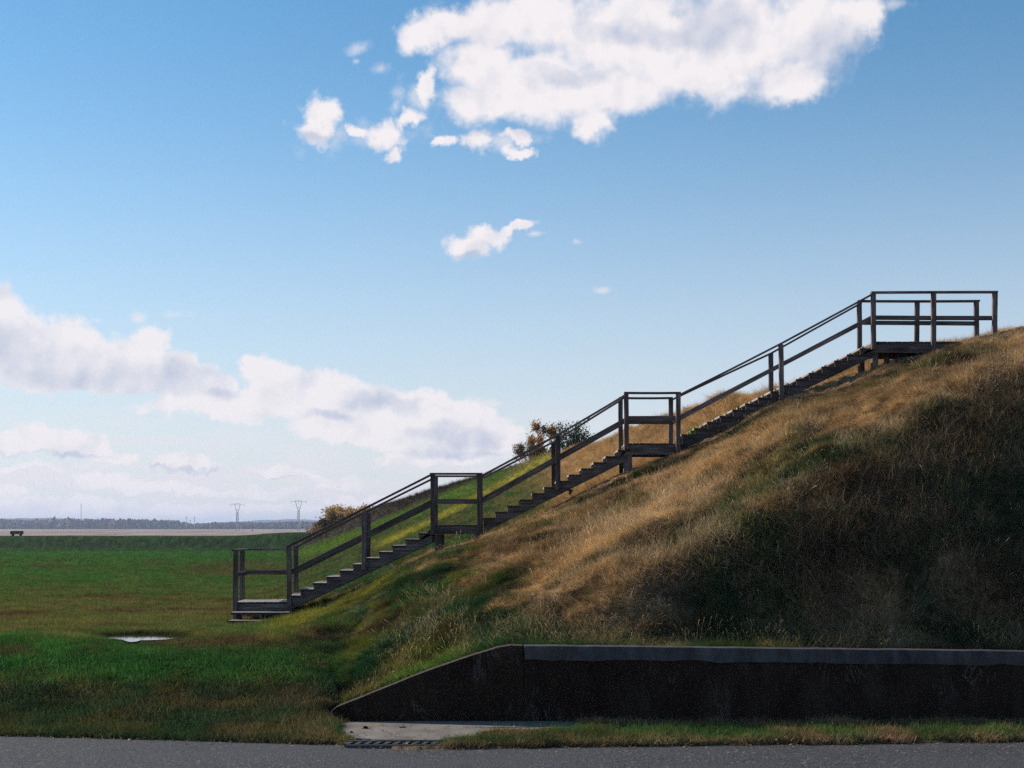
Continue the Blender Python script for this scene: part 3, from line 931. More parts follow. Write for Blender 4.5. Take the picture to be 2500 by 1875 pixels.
# posts: (near x0, x1, rail row, foot row as seen in the near plane)
near_posts = [(570, 580, 1345, 1530), (700.5, 711.5, 1334, 1478), (882.5, 893.5, 1251, 1392), (1051, 1061.5, 1159, 1304),
              (1165, 1176, 1159, 1302), (1357, 1367.6, 1064, 1196), (1524.5, 1534.5, 961, 1096), (1650, 1660.5, 961, 1104),
              (1901.7, 1912.5, 841, 975), (2127, 2138.5, 716, 853), (2273.8, 2284, 716, 860), (2422.8, 2433, 716, 850)]
far_posts = [(587, 597, 1345, 1520), (718, 728, 1334, 1478), (893.5, 904, 1251, 1392), (1058, 1068.5, 1159, 1304),
             (1168, 1178, 1159, 1302), (1346.5, 1357, 1073, 1205), (1511, 1521, 961, 1096), (1632, 1641.7, 961, 1104),
             (1877, 1888, 847, 985), (2093, 2104, 716, 853), (2233, 2243, 716, 860), (2379, 2389.5, 716, 850)]
for (a, b, t, f) in near_posts: post('post', a, b, t, f, YN - 0.045)
for (a, b, t, f) in far_posts: post('post', a, b, fr(t), fr(f), YF_ + 0.045)


def rail_top(name, pts, Y, dy=0.0, ext=0.0, w=0.135):
    for (x0, y0), (x1, y1) in zip(pts[:-1], pts[1:]):
        a, b = P3(x0, y0, Y), P3(x1, y1, Y)
        a.z -= 0.019; b.z -= 0.019
        beam(name, a, b, w, 0.038, M_WOOD, root, 0.005, warp=0.006)


def rail_mid(name, pts, Y, hh=0.089):
    for (x0, y0), (x1, y1) in zip(pts[:-1], pts[1:]):
        beam(name, P3(x0, y0, Y), P3(x1, y1, Y), 0.038, hh, M_WOOD, root, 0.004, warp=0.006)


def farpt(p):   # same X and Z as the near-plane point but on the far plane
    x, y = p
    return (1250 + (x - 1250) * YN / YF_, fr(y))


# hand rails (top surface rows), near side
top_n = [(1049.5, 1154.5), (1177.5, 1154.5)]
rail_top('handrail', [(700, 1333.5), (1050.5, 1158)], YN - 0.04)
rail_top('handrail', top_n, YN - 0.04)
rail_top('handrail', [(1177, 1159), (1363, 1058.5)], YN - 0.04); rail_top('handrail', [(1363, 1058.5), (1525, 963)], YN - 0.04)
rail_top('handrail', [(1523.5, 957), (1661.5, 957)], YN - 0.04)
rail_top('handrail', [(1661, 961), (1907, 836.5)], YN - 0.04); rail_top('handrail', [(1907, 836.5), (2130, 716)], YN - 0.04)
rail_top('handrail', [(2126, 712), (2434.5, 711)], YN - 0.04)
# far side
ft = YF_ + 0.045
rail_top('handrail', [farpt(p) for p in [(566, 1341), (706, 1341)]], ft)
for seg in ([(700, 1336), (1052, 1160.5)], [(1048, 1155.5), (1180, 1155.5)], [(1178, 1160), (1357, 1068)], [(1357, 1068), (1527, 962)],
            [(1521, 957.5), (1657, 957.5)], [(1655, 962), (1905, 845)], [(1905, 845), (2135, 717)], [(2126, 712), (2434, 712)]):
    rail_top('handrail', [farpt(p) for p in seg], ft)
# end of the lowest landing: cap and mid rail across
a = P3(575, 1341, YN - 0.04); b = Vector((a.x, YF_ + 0.11, a.z))
beam('handrail', (a.x, YN - 0.11, a.z - 0.019), (b.x, b.y, b.z - 0.019), 0.135, 0.038, M_WOOD, root, 0.005)
zz = zpx(1403, YN)
beam('mid_rail', (a.x + 0.01, YN + 0.0, zz), (a.x + 0.01, YF_, zz), 0.038, 0.089, M_WOOD, root, 0.004)
# mid rails
iy = YN + 0.02          # fixed to the inner faces of the posts
for seg in ([(706, 1399), (1056, 1224.5)], [(1056, 1224), (1171, 1224)], [(1171, 1224), (1529, 1024)], [(1529, 1021), (1656, 1021)],
            [(1656, 1021), (2133, 773)], [(2133, 775.5), (2428, 776.5)]):
    rail_mid('mid_rail', seg, iy)
jy = YF_ - 0.02
for seg in ([(575, 1401), (706, 1401)], [(706, 1399), (1056, 1225)], [(1056, 1223), (1171, 1223)], [(1171, 1224), (1529, 1024)], [(1529, 1021), (1656, 1021)],
            [(1656, 1021), (2133, 770)], [(2133, 769), (2432, 771)]):
    rail_mid('mid_rail', [farpt(p) for p in seg], jy)

# landings: boards and joists
def landing(x0, x1, ytop, fascia, name='landing'):
    """x0..x1 and top row as seen in the near plane"""
    a, b = P3(x0, ytop, YN), P3(x1, ytop, YN)
    bm = bmesh.new()
    n = max(3, int(round((b.x - a.x) / 0.145)))
    w = (b.x - a.x) / n
    for i in range(n):
        dz = random.uniform(-.003, .003)
        bm_box(bm, (a.x + i * w + 0.004, YN + random.uniform(-.008, .004), a.z - 0.038 + dz), (a.x + (i + 1) * w - 0.004, YF_ + random.uniform(-.004, .008), a.z + dz), 0.004)
    o = bm_obj('deck', bm, M_TREAD, root); o.location = -Vector(root.location)
    zj0, zj1 = a.z - 0.039, a.z - 0.039 - fascia
    for (yy, nm) in ((YN + 0.02, 'rim_board'), (YF_ - 0.02, 'rim_board'), ((YN + YF_) / 2, 'joist')):
        beam(nm, (a.x + 0.005, yy, (zj0 + zj1) / 2), (b.x - 0.005, yy, (zj0 + zj1) / 2), 0.038, fascia, M_WOOD, root, 0.004)
    for xx in (a.x + 0.024, b.x - 0.024):
        beam('rim_board', (xx, YN + 0.042, (zj0 + zj1) / 2), (xx, YF_ - 0.042, (zj0 + zj1) / 2), 0.038, fascia - 0.006, M_WOOD, root, 0.003)
    return a, b


landing(572, 712, 1469.5, 0.17)
landing(1053, 1177, 1281.5, 0.145)
landing(1527, 1662, 1082, 0.19)
landing(2130, 2470, 833.8, 0.19)
# lighter lumber end grain is left to the wood material


def flight(x_first, y_first, x_last, y_last, n, x_deck, y_deck, x_low, y_low, drop):
    """n treads; near corner of first and last nosing in near-plane pixels; deck edge above; landing edge below"""
    A, B = P3(x_first, y_first, YN), P3(x_last, y_last, YN)
    D = P3(x_deck, y_deck, YN); L = P3(x_low, y_low, YN)
    noses = [A + (B - A) * i / (n - 1) for i in range(n)]
    run = (B.x - A.x) / (n - 1); rise = (B.z - A.z) / (n - 1)
    for i, p in enumerate(noses):
        bm = bmesh.new()
        wid = run + 0.012
        h = 0.038
        for k in range(2):
            bm_box(bm, (p.x + k * (wid / 2) + 0.003 * k, YN - 0.012 + random.uniform(-.006, .006), p.z - h + random.uniform(-.002, .002)),
                   (p.x + (k + 1) * wid / 2 - 0.003, YF_ + 0.012 + random.uniform(-.006, .006), p.z + random.uniform(-.0015, .0015)), 0.004)
        o = bm_obj('tread', bm, M_TREAD, root); o.location = -Vector(root.location)
    # sawtooth stringers
    sl = rise / run
    for (yy, dd) in ((YN + 0.022, 1), ((YN + YF_) / 2, 1), (YF_ - 0.022, 1)):
        pts = []
        x = A.x + 0.022
        zlow = A.z - rise
        pts.append((x, A.z - rise + 0.0))
        for i, p in enumerate(noses):
            pts.append((p.x + 0.022, p.z - 0.0385))
            xn = (noses[i + 1].x if i < n - 1 else D.x + 0.01) + 0.022
            pts.append((xn, p.z - 0.0385))
        # up to the deck's underside
        pts.append((D.x + 0.03, D.z - 0.06))
        xe = D.x + 0.03
        zr_ = lambda xx: A.z + (xx - A.x) * sl - drop
        pts.append((xe, zr_(xe)))
        pts.append((A.x + 0.022 + max(0, (zlow - 0.20 - zr_(A.x)) / sl), zlow - 0.20) if zr_(A.x) < zlow - 0.20 else (A.x + 0.022, zr_(A.x + 0.022)))
        pts.append((A.x + 0.0221, zlow - 0.02))
        bm = bmesh.new()
        f = [bm.verts.new((q[0], yy - 0.019, q[1])) for q in pts]
        b = [bm.verts.new((q[0], yy + 0.019, q[1])) for q in pts]
        f1 = bm.faces.new(f); b1 = bm.faces.new(b[::-1])
        m_ = len(f)
        for i in range(m_): bm.faces.new((f[i], b[i], b[(i + 1) % m_], f[(i + 1) % m_]))
        bmesh.ops.recalc_face_normals(bm, faces=bm.faces[:])
        bmesh.ops.triangulate(bm, faces=[f1, b1])
        o = bm_obj('stringer', bm, M_WOOD, root); o.location = -Vector(root.location)


flight(699, 1453.5, 1020.5, 1301, 11, 1051, 1281.5, 699, 1469, 0.325)
flight(1178, 1264, 1508, 1098, 12, 1527, 1082, 1178, 1281, 0.31)
flight(1663, 1060, 2098, 850, 15, 2129, 834, 1663, 1082, 0.31)

# supports below the landings
def pile(px0, px1, ytop, ybot, Y):
    a = P3((px0 + px1) / 2, ybot, Y); b = P3((px0 + px1) / 2, ytop, Y)
    w = (px1 - px0) * Y / F
    beam('support_post', a, b, 0.14, w, M_WOOD, root, 0.006)


pile(1062, 1078, 1305, 1372, YN + 0.11); pile(1158, 1171, 1304, 1345, YN + 0.11)
pile(1522, 1543, 1107, 1165, YN + 0.11); pile(1622, 1640, 1107, 1140, YN + 0.11)
pile(2128, 2142, 860, 905, YN + 0.11); pile(2160, 2170, 858, 900, YN + 0.5)
pile(576, 590, 1492, 1540, YN + 0.11); pile(700, 716, 1492, 1520, YN + 0.11)
for q in ((1062, 1078, 1305, 1372), (1522, 1543, 1107, 1165), (2128, 2142, 860, 905), (576, 590, 1492, 1540)):
    a = farpt((q[0], q[2])); b = farpt((q[1], q[3]))
    pile(a[0], b[0], a[1], b[1], YF_ - 0.12)

# two steps down from the lowest landing, towards the road
for (x0, x1, py, Y, d) in ((563, 708, 1495, 28.80, 0.30), (558, 672, 1515, 28.50, 0.30)):
    a = P3(x0, py, Y); b = P3(x1, py, Y)
    bm = bmesh.new()
    bm_box(bm, (a.x, Y, a.z - 0.045), (b.x, Y + d - 0.16, a.z), 0.005)
    bm_box(bm, (a.x + 0.01, Y + d - 0.15, a.z - 0.045), (b.x - 0.01, Y + d, a.z), 0.005)
    o = bm_obj('step', bm, M_TREAD, root); o.location = -Vector(root.location)
    for xx in (a.x + 0.08, (a.x + b.x) / 2, b.x - 0.08):
        beam('step_carriage', (xx, Y + 0.03, a.z - 0.046 - 0.07), (xx, Y + d + (0.35 if py < 1500 else 0.0), a.z - 0.046 - 0.07), 0.045, 0.138, M_WOOD, root, 0.003)

# ------------------------------------------------------------------ bench on the levee
def bench(px, Y):
    z = EYE + float(height(np.array([px]), np.array([Y]))[0])
    x = X_at(px, Y)
    r = empty('park_bench', (x, Y, z))
    tag(r, 'dark bench seen end to end on the levee at the left edge', 'bench')
    def pt(name, lo, hi):
        bm = bmesh.new(); bm_box(bm, lo, hi, 0.02)
        return bm_obj(name, bm, M_DARK, r)
    pt('seat', (-0.78, -0.25, 0.20), (0.78, 0.22, 0.30))
    for i in range(3):
        pt('backrest', (-0.80, 0.22, 0.22 + i * 0.14), (0.80, 0.27, 0.35 + i * 0.14))
    for s in (-1, 1):
        pt('leg', (s * 0.52 - 0.11, -0.25, -0.12), (s * 0.52 + 0.11, 0.25, 0.195))
        pt('armrest', (s * 0.76 - 0.05, -0.25, 0.305), (s * 0.76 + 0.05, 0.215, 0.58))
    return r


bench(41, 192.5)

# ------------------------------------------------------------------ pylons, poles and mast
def strut(bm, a, b, r, n=5):
    a, b = Vector(a), Vector(b); d = (b - a)
    L = d.length
    g = bmesh.ops.create_cone(bm, cap_ends=True, segments=n, radius1=r, radius2=r, depth=L)
    M = Matrix.Translation((a + b) / 2) @ d.to_track_quat('Z', 'Y').to_matrix().to_4x4()
    bmesh.ops.transform(bm, matrix=M, verts=g['verts'])


def pylon(px, Y, ytop, ybase, label, half):
    s = Y / F
    H = (ybase - ytop) * s
    r = empty('power_pylon', (X_at(px, Y), Y, EYE + (HY - ybase) * s))
    tag(r, label, 'pylon', 'V-headed power pylons standing in the marsh')
    th = 0.16
    bm = bmesh.new()
    w0, w1 = 1.05, 1.45
    z1 = H * 0.68
    for sx in (-1, 1):
        for sy in (-1, 1):
            strut(bm, (sx * w0, sy * w0, 0), (sx * w1 * 0.45, sy * w1 * 0.45, z1), th * 1.6)
    k = 9
    for i in range(k):
        t0, t1 = i / k, (i + 1) / k
        a0 = w0 + (w1 * 0.45 - w0) * t0; a1 = w0 + (w1 * 0.45 - w0) * t1
        for sy in (-1, 1):
            sg = 1 if i % 2 else -1
            strut(bm, (sg * a0, sy * a0, z1 * t0), (-sg * a1, sy * a1, z1 * t1), th * 0.6)
            strut(bm, (sy * a0, sg * a0, z1 * t0), (sy * a1, -sg * a1, z1 * t1), th * 0.6)
            strut(bm, (-a1, sy * a1, z1 * t1), (a1, sy * a1, z1 * t1), th * 0.6)
    bm_obj('lattice_tower', bm, M_STEEL, r)
    zc = H * 0.77; hw = 1.3; tw = 3.5 * half
    bm = bmesh.new()
    for sx in (-1, 1):
        for sy in (-0.5, 0.5):
            strut(bm, (sx * 0.6, sy, z1), (sx * hw, sy, zc), th)
            strut(bm, (sx * hw, sy, zc), (sx * tw * 0.95, sy, H * 0.985), th * 1.1)
    strut(bm, (-hw, 0, zc), (hw, 0, zc), th * 2.0)
    strut(bm, (-0.7, 0, z1), (0.7, 0, z1), th * 2.2)
    bm_obj('forked_head', bm, M_STEEL, r)
    ex = tw * 2.35
    bm = bmesh.new()
    for sy in (-0.5, 0.5):
        strut(bm, (-ex, sy, H * 0.985), (ex, sy, H * 0.985), th * 1.0)
        strut(bm, (-tw, sy, H * 1.01), (tw, sy, H * 1.01), th * 0.8)
    for i in range(12):
        x0 = -ex + 2 * ex * i / 12; x1 = x0 + 2 * ex / 12
        strut(bm, (x0, -0.5 if i % 2 else 0.5, H * 0.985), (x1, 0.5 if i % 2 else -0.5, H * 0.985), th * 0.6)
    bm_obj('crossarm', bm, M_STEEL, r)
    for x in (-ex * 0.98, -ex * 0.55 * 0, ex * 0.98):
        bm = bmesh.new(); strut(bm, (x, 0, H * 0.985 - 2.4), (x, 0, H * 0.98), 0.12)
        bm_obj('insulator', bm, M_STEEL, r)
    return r


pylon(579.5, 1380, 1230, 1295.5, 'pale lattice pylon with a V head, the left and shorter of the two', 0.80)
pylon(729, 1330, 1223, 1296, 'pale lattice pylon with a V head, the right and taller of the two', 0.88)

for i, (px, ytop, ybase, Y) in enumerate(((455, 1262, 1291, 2400), (464.5, 1270, 1291, 2500), (475, 1262, 1291, 2400))):
    r = empty('utility_pole', (X_at(px, Y), Y, zpx(ybase, Y)))
    tag(r, ('leftmost thin grey pole of the three before the far woods', 'shortest, middle one of the three thin poles before the far woods',
            'rightmost thin grey pole of the three before the far woods')[i], 'pole', 'thin poles before the far woods')
    H = (ybase - ytop) * Y / F
    bm = bmesh.new(); strut(bm, (0, 0, 0), (0, 0, H), 0.42, 8); bm_obj('pole_shaft', bm, M_STEEL, r)
    bm = bmesh.new(); strut(bm, (-2.2, 0, H * 0.93), (2.2, 0, H * 0.93), 0.28, 6); bm_obj('pole_crossarm', bm, M_STEEL, r)

Y = 4200
r = empty('radio_mast', (X_at(198, Y), Y, zpx(1290, Y)))
tag(r, 'tall very thin radio mast rising over the far left woods', 'mast')
H = (1290 - 1229) * Y / F
bm = bmesh.new()
for a in range(3):
    c, s = math.cos(a * 2.094) * 0.9, math.sin(a * 2.094) * 0.9
    strut(bm, (c, s, 0), (c, s, H), 0.3, 4)
for i in range(24):
    a = i % 3; b = (i + 1) % 3
    strut(bm, (math.cos(a * 2.094) * .9, math.sin(a * 2.094) * .9, H * i / 24), (math.cos(b * 2.094) * .9, math.sin(b * 2.094) * .9, H * (i + 1) / 24), 0.2, 4)
bm_obj('mast_lattice', bm, M_STEEL, r)

Y = 1250
r = empty('marsh_marker', (X_at(616, Y), Y, zpx(1298, Y)))
tag(r, 'small dark post with a white top out in the marsh', 'marker')
bm = bmesh.new(); strut(bm, (0, 0, 0), (0, 0, 1.3), 0.55, 8); bm_obj('marker_base', bm, M_DARK, r)
bm = bmesh.new(); strut(bm, (-0.3, 0, 1.3), (-0.3, 0, 2.3), 0.35, 8); bm_obj('marker_top', bm, M_WHITE, r)

# ------------------------------------------------------------------ far woods and hills
def ico(sub):
    bm = bmesh.new(); bmesh.ops.create_icosphere(bm, subdivisions=sub, radius=1.0)
    v = np.array([q.co[:] for q in bm.verts]); f = np.array([[q.index for q in p.verts] for p in bm.faces]); bm.free()
    return v, f


iv, if_ = ico(2)
V, Fc, C = [], [], []
base = 0
cnt = 0
TL_X = [-500, 0, 100, 170, 240, 330, 430, 450, 470, 500, 560, 650, 730, 800, 900]
TL_Y = [1270, 1271, 1272, 1268.5, 1270, 1270, 1273, 1277, 1279, 1278, 1277, 1277, 1275, 1276, 1275]
woodcols = [np.array(c) for c in ((0.05, 0.065, 0.035), (0.10, 0.065, 0.035), (0.15, 0.075, 0.035), (0.035, 0.05, 0.035), (0.12, 0.095, 0.05), (0.09, 0.07, 0.055))]
for px in np.arange(-500, 900, 1.0):
    for layer in range(3):
        Yt = 3150 + layer * 120 + rng.uniform(-50, 50)
        xx = X_at(px + rng.uniform(-2, 2), Yt)
        topz = (HY - np.interp(px, TL_X, TL_Y)) * Yt / F + 3.25
        hgt = topz * rng.uniform(0.62, 1.06) if layer else topz * rng.uniform(0.3, 0.9)
        w = hgt * rng.uniform(0.28, 0.5)
        vv = iv * (1 + 0.25 * rng.standard_normal((len(iv), 1)))
        vv = vv * np.array((w, w, hgt * 0.52)) + np.array((xx, Yt, EYE - 3.25 + hgt * 0.5))
        V.append(vv); Fc.append(if_ + base); base += len(iv)
        c = woodcols[rng.integers(len(woodcols))]
        C.append(np.tile(c * rng.uniform(1.0, 2.6), (len(iv), 1)) * rng.uniform(0.7, 1.3, (len(iv), 1)))
woods = mesh_obj('far_woodland', np.concatenate(V), np.concatenate(Fc), M_LEAF, cols=np.concatenate(C))
tag(woods, 'long mixed autumn woodland on the far side of the marsh', 'woods', kind='stuff')


def hill_range(name, pts, Y, depth, label):
    xs_ = np.linspace(pts[0][0], pts[-1][0], 160)
    yy = np.interp(xs_, [p[0] for p in pts], [p[1] for p in pts]) + fbm(xs_ * 0.05, xs_ * 0 + 3, 4) * 1.6
    vv = []
    for k in range(9):
        t = k / 8 * math.pi
        dep = Y - math.cos(t) * depth
        ht = (HY - yy) * Y / F + 3.25
        hh = ht * math.sin(t) ** 0.8
        vv.append(np.stack([(xs_ - 1250) * Y / F, np.full_like(xs_, dep), EYE - 3.26 + hh * (1 + 0.05 * rng.standard_normal(len(xs_)))], -1))
    vv = np.concatenate(vv)
    ii = np.arange(9 * 160).reshape(9, 160)
    ff = np.stack([ii[:-1, :-1], ii[:-1, 1:], ii[1:, 1:], ii[1:, :-1]], -1).reshape(-1, 4)
    o = mesh_obj(name, vv, ff, M_HILL, smooth=True)
    tag(o, label, kind='structure')


hill_range('hills', [(-700, 1276), (-300, 1268), (0, 1268.5), (110, 1266.5), (180, 1268), (260, 1279), (330, 1289)], 6500, 900, 'low blue wooded ridge on the far left horizon')
hill_range('hills', [(470, 1289), (560, 1277), (640, 1272.5), (730, 1268.5), (790, 1272), (900, 1277), (1200, 1286)], 7800, 1100, 'gentle blue hill on the horizon behind the pylons')


# ------------------------------------------------------------------ trees
def tube(bm_list, pts, rad, n=6):
    """tapered tube through pts, appended to lists (verts, faces)"""
    V, Fc = bm_list
    rings = []
    for i, (p, r) in enumerate(zip(pts, rad)):
        d = (pts[min(i + 1, len(pts) - 1)] - pts[max(i - 1, 0)]).normalized()
        u = d.orthogonal().normalized(); w = d.cross(u)
        b = len(V)
        for k in range(n):
            a = 2 * math.pi * k / n
            V.append(tuple(p + (u * math.cos(a) + w * math.sin(a)) * r))
        rings.append(b)
    for a, b in zip(rings[:-1], rings[1:]):
        for k in range(n):
            Fc.append((a + k, a + (k + 1) % n, b + (k + 1) % n, b + k))


def grow(V, tips, p, d, L, r, depth, spread, rnd):
    n = 4
    pts = [p.copy()]; q = p.copy(); dd = d.copy()
    for i in range(n):
        dd = (dd + Vector((rnd.uniform(-1, 1), rnd.uniform(-1, 1), rnd.uniform(-0.3, 0.6))) * 0.16).normalized()
        q = q + dd * L / n; pts.append(q.copy())
    tube(V, pts, [r * (1 - 0.45 * i / n) for i in range(n + 1)], 5 if depth > 1 else 4)
    if depth <= 1:
        tips += pts[1:]
    if depth == 0:
        return
    k = rnd.choice((2, 3, 3))
    for i in range(k):
        ax = Vector((rnd.uniform(-1, 1), rnd.uniform(-1, 1), rnd.uniform(-1, 1))).normalized()
        nd = (dd + ax * spread).normalized()
        nd.z = nd.z * 0.8 + 0.15
        start = pts[rnd.choice((2, 3, 4))]
        grow(V, tips, start, nd.normalized(), L * rnd.uniform(0.62, 0.8), r * 0.5, depth - 1, spread, rnd)


def leaves(tips, n, size, cols, spreadr, rnd, cut=None):
    V = []; Fc = []; C = []
    for i in range(n):
        t = tips[rnd.randrange(len(tips))]
        p = t + Vector((rnd.gauss(0, 1), rnd.gauss(0, 1), rnd.gauss(0, 0.8))) * spreadr
        e = Euler((rnd.uniform(0, 6.28), rnd.uniform(0, 6.28), rnd.uniform(0, 6.28))).to_matrix()
        s = size * rnd.uniform(0.6, 1.3)
        b = len(V)
        for c in ((-0.5, 0, 0), (0, -0.32, 0.08), (0.5, 0, 0), (0, 0.32, 0.08)):
            V.append(tuple(p + e @ (Vector(c) * s)))
        Fc.append((b, b + 1, b + 2, b + 3))
        c = cols(p, rnd)
        for k in range(4): C.append(c)
    return V, Fc, C


def tree(name, px, Y, ytop, ybase, stems, label, cols, nleaf, lsize, lspread, seed, spread=0.75, depth=3, width=1.0, group=None, cat='tree', first=0.36, wpx=0):
    rnd = random.Random(seed)
    base = P3(px, ybase, Y); H = (ybase - ytop) * Y / F
    r = empty(name, base)
    tag(r, label, cat, group)
    V = ([], []); tips = []
    for s in range(stems):
        a = rnd.uniform(0, 6.28)
        lean = 0.10 if stems == 1 else 0.42 * width
        d = Vector((math.cos(a) * lean, math.sin(a) * lean, 1)).normalized()
        grow(V, tips, Vector((math.cos(a) * 0.05 * (stems > 1), math.sin(a) * 0.05 * (stems > 1), -0.2)), d, H * first, H * (0.022 if stems == 1 else 0.012), depth, spread * width, rnd)
    zmax = max(t.z for t in tips)
    k = H * 0.97 / zmax
    xs_ = sorted(t.x for t in tips); rr_ = (xs_[int(len(xs_) * 0.94)] - xs_[int(len(xs_) * 0.06)]) / 2
    kx = (wpx * Y / F / 2) / rr_ if wpx else k
    vv = np.array(V[0]) * np.array((kx, kx, k))
    tips = [Vector((t.x * kx, t.y * kx, t.z * k)) for t in tips]
    mid = (xs_[int(len(xs_) * 0.94)] + xs_[int(len(xs_) * 0.06)]) / 2 * kx
    if wpx: r.location.x -= mid
    trunk = mesh_obj('trunk', vv, V[1], M_BARK, r)
    lv = leaves(tips, nleaf, lsize, cols, lspread, rnd)
    mesh_obj('crown', lv[0], lv[1], M_LEAF, r, cols=np.array(lv[2]))
    return r


def c_orange(H):
    def f(p, rnd):
        t = p.z / H
        a = np.array((0.46, 0.19, 0.06)); b = np.array((0.44, 0.26, 0.11)); c = np.array((0.06, 0.08, 0.03))
        u = rnd.random()
        q = a if u < 0.45 else (b if u < 0.8 else c)
        return q * rnd.uniform(0.6, 1.3)
    return f


def c_green(p, rnd):
    q = np.array((0.022, 0.05, 0.03)) if rnd.random() < 0.8 else np.array((0.06, 0.06, 0.02))
    return q * rnd.uniform(0.5, 1.5)


def c_mixed(p, rnd):
    u = rnd.random()
    q = np.array((0.04, 0.055, 0.025)) if u < 0.6 else (np.array((0.25, 0.09, 0.025)) if u < 0.85 else np.array((0.12, 0.10, 0.03)))
    return q * rnd.uniform(0.5, 1.4)


def c_tan(p, rnd):
    u = rnd.random()
    q = np.array((0.50, 0.30, 0.13)) if u < 0.5 else (np.array((0.42, 0.30, 0.16)) if u < 0.85 else np.array((0.18, 0.17, 0.07)))
    return q * rnd.uniform(0.6, 1.3)


tree('autumn_tree', 1325, 78, 1026, 1165, 1, 'slender tree with thin orange leaves beyond the crest, its trunk straight', c_orange(3), 5600, 0.085, 0.08, 3, 0.95, 5, 1.0, first=0.30, wpx=58)
tree('shrub', 1283, 77, 1070, 1165, 5, 'small dark green and rust bush left of the orange tree', c_mixed, 2000, 0.08, 0.07, 12, 0.7, 4, 1.0, cat='shrub', wpx=46)
tree('shrub', 1330, 76, 1088, 1160, 4, 'low rust-red bush at the foot of the orange tree', c_mixed, 1300, 0.08, 0.07, 15, 0.8, 3, 1.2, cat='shrub', wpx=62)
tree('multi_stem_tree', 1392, 78, 1023, 1160, 7, 'dark green many-stemmed tree right of the orange tree', c_green, 4200, 0.10, 0.075, 21, 0.42, 4, 0.85, wpx=84)
for i, (px, yt, sd, n_, w_, lab) in enumerate(((799, 1253, 31, 6000, 34, 'green and rust tree at the left end of the autumn row beyond the rampart'),
                                   (826, 1238, 32, 13000, 52, 'golden-brown round tree, tallest of the autumn row beyond the rampart'),
                                   (862, 1239, 33, 13000, 54, 'golden-brown tree right of the tallest in the autumn row'),
                                   (895, 1236, 34, 6000, 42, 'pinkish-brown half-bare tree at the right end of the autumn row'))):
    tree('autumn_tree', px, 240 + i * 4, yt, 1345, 1, lab, c_mixed if i == 0 else c_tan, n_, 0.32, 0.42, sd, 0.9, 4, 1.25, group='autumn trees beyond the rampart', first=0.30, wpx=w_)
tree('shrub', 768, 232, 1280, 1330, 4, 'pinkish half-bare bush low beside the end of the rampart', lambda p, r_: np.array((0.24, 0.13, 0.08)) * r_.uniform(0.6, 1.3), 1400, 0.22, 0.25, 41, 0.9, 3, 1.4, cat='shrub', wpx=36)


# ------------------------------------------------------------------ grass
def blade_mesh(name, n, h, spread, lean, width, bend, seed, flat=0.0, seg=3, head=0.0):
    """one tuft: n curved blades; vary = per-blade brightness"""
    rnd = np.random.default_rng(seed)
    V = []; Fc = []; A = []
    for i in range(n):
        a = rnd.uniform(0, 2 * np.pi); rr = spread * np.sqrt(rnd.random())
        p = np.array((np.cos(a) * rr, np.sin(a) * rr, -0.02))
        H = h * rnd.uniform(0.45, 1.15)
        da = rnd.uniform(0, 2 * np.pi)
        d = np.array((np.cos(da), np.sin(da), 0)) * lean * rnd.uniform(0.2, 1.4) + np.array((flat, 0, 0))
        dirv = np.array((0, 0, 1.0)) + d
        dirv /= np.linalg.norm(dirv)
        side = np.cross(dirv, (np.cos(da + 1.2), np.sin(da + 1.2), 0.1)); side /= (np.linalg.norm(side) + 1e-6)
        w = width * rnd.uniform(0.6, 1.3)
        br = rnd.uniform(0.55, 1.45)
        b = len(V)
        for s in range(seg + 1):
            t = s / seg
            ww = w * (1 - t * 0.85)
            if head and s == seg: ww = w * head
            V += [tuple(p - side * ww / 2), tuple(p + side * ww / 2)]
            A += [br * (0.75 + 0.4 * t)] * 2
            dirv = dirv + np.array((d[0], d[1], -0.25)) * bend * (1 / seg) * rnd.uniform(0.6, 1.4)
            dirv /= np.linalg.norm(dirv)
            p = p + dirv * H / seg
        for s in range(seg):
            q = b + 2 * s
            Fc.append((q, q + 1, q + 3, q + 2))
    me = bpy.data.meshes.new(name)
    me.from_pydata(V, [], Fc)
    at = me.attributes.new('vary', 'FLOAT', 'POINT'); at.data.foreach_set('value', np.array(A, dtype=np.float32))
    me.materials.append(M_GRASS)
    return bpy.data.objects.new(name, me)


def tuft_set(name, specs):
    c = bpy.data.collections.new(name)     # never linked to the scene: only a source for scattering
    for i, s in enumerate(specs):
        c.objects.link(blade_mesh(name + '_blades', **s, seed=100 + i))
    return c


LONG = tuft_set('long_tufts', [dict(n=26, h=0.30, spread=0.13, lean=0.45, width=0.006, bend=1.5, flat=0.25),
                               dict(n=24, h=0.36, spread=0.12, lean=0.35, width=0.006, bend=2.0, flat=0.5),
                               dict(n=30, h=0.24, spread=0.15, lean=0.6, width=0.007, bend=1.6, flat=0.1),
                               dict(n=22, h=0.42, spread=0.12, lean=0.4, width=0.005, bend=2.4, flat=0.9),
                               dict(n=28, h=0.28, spread=0.16, lean=0.8, width=0.006, bend=2.0, flat=0.6)])
SHORT = tuft_set('short_tufts', [dict(n=26, h=0.09, spread=0.13, lean=0.5, width=0.007, bend=0.8, seg=2),
                                 dict(n=26, h=0.07, spread=0.14, lean=0.6, width=0.008, bend=0.8, seg=2),
                                 dict(n=24, h=0.12, spread=0.11, lean=0.45, width=0.007, bend=1.0, seg=2)])
MATS = tuft_set('fallen_tufts', [dict(n=14, h=0.24, spread=0.12, lean=0.6, width=0.0050, bend=1.3, flat=0.4, seg=3),
                                 dict(n=12, h=0.30, spread=0.14, lean=0.8, width=0.0050, bend=1.1, flat=0.3, seg=3)])
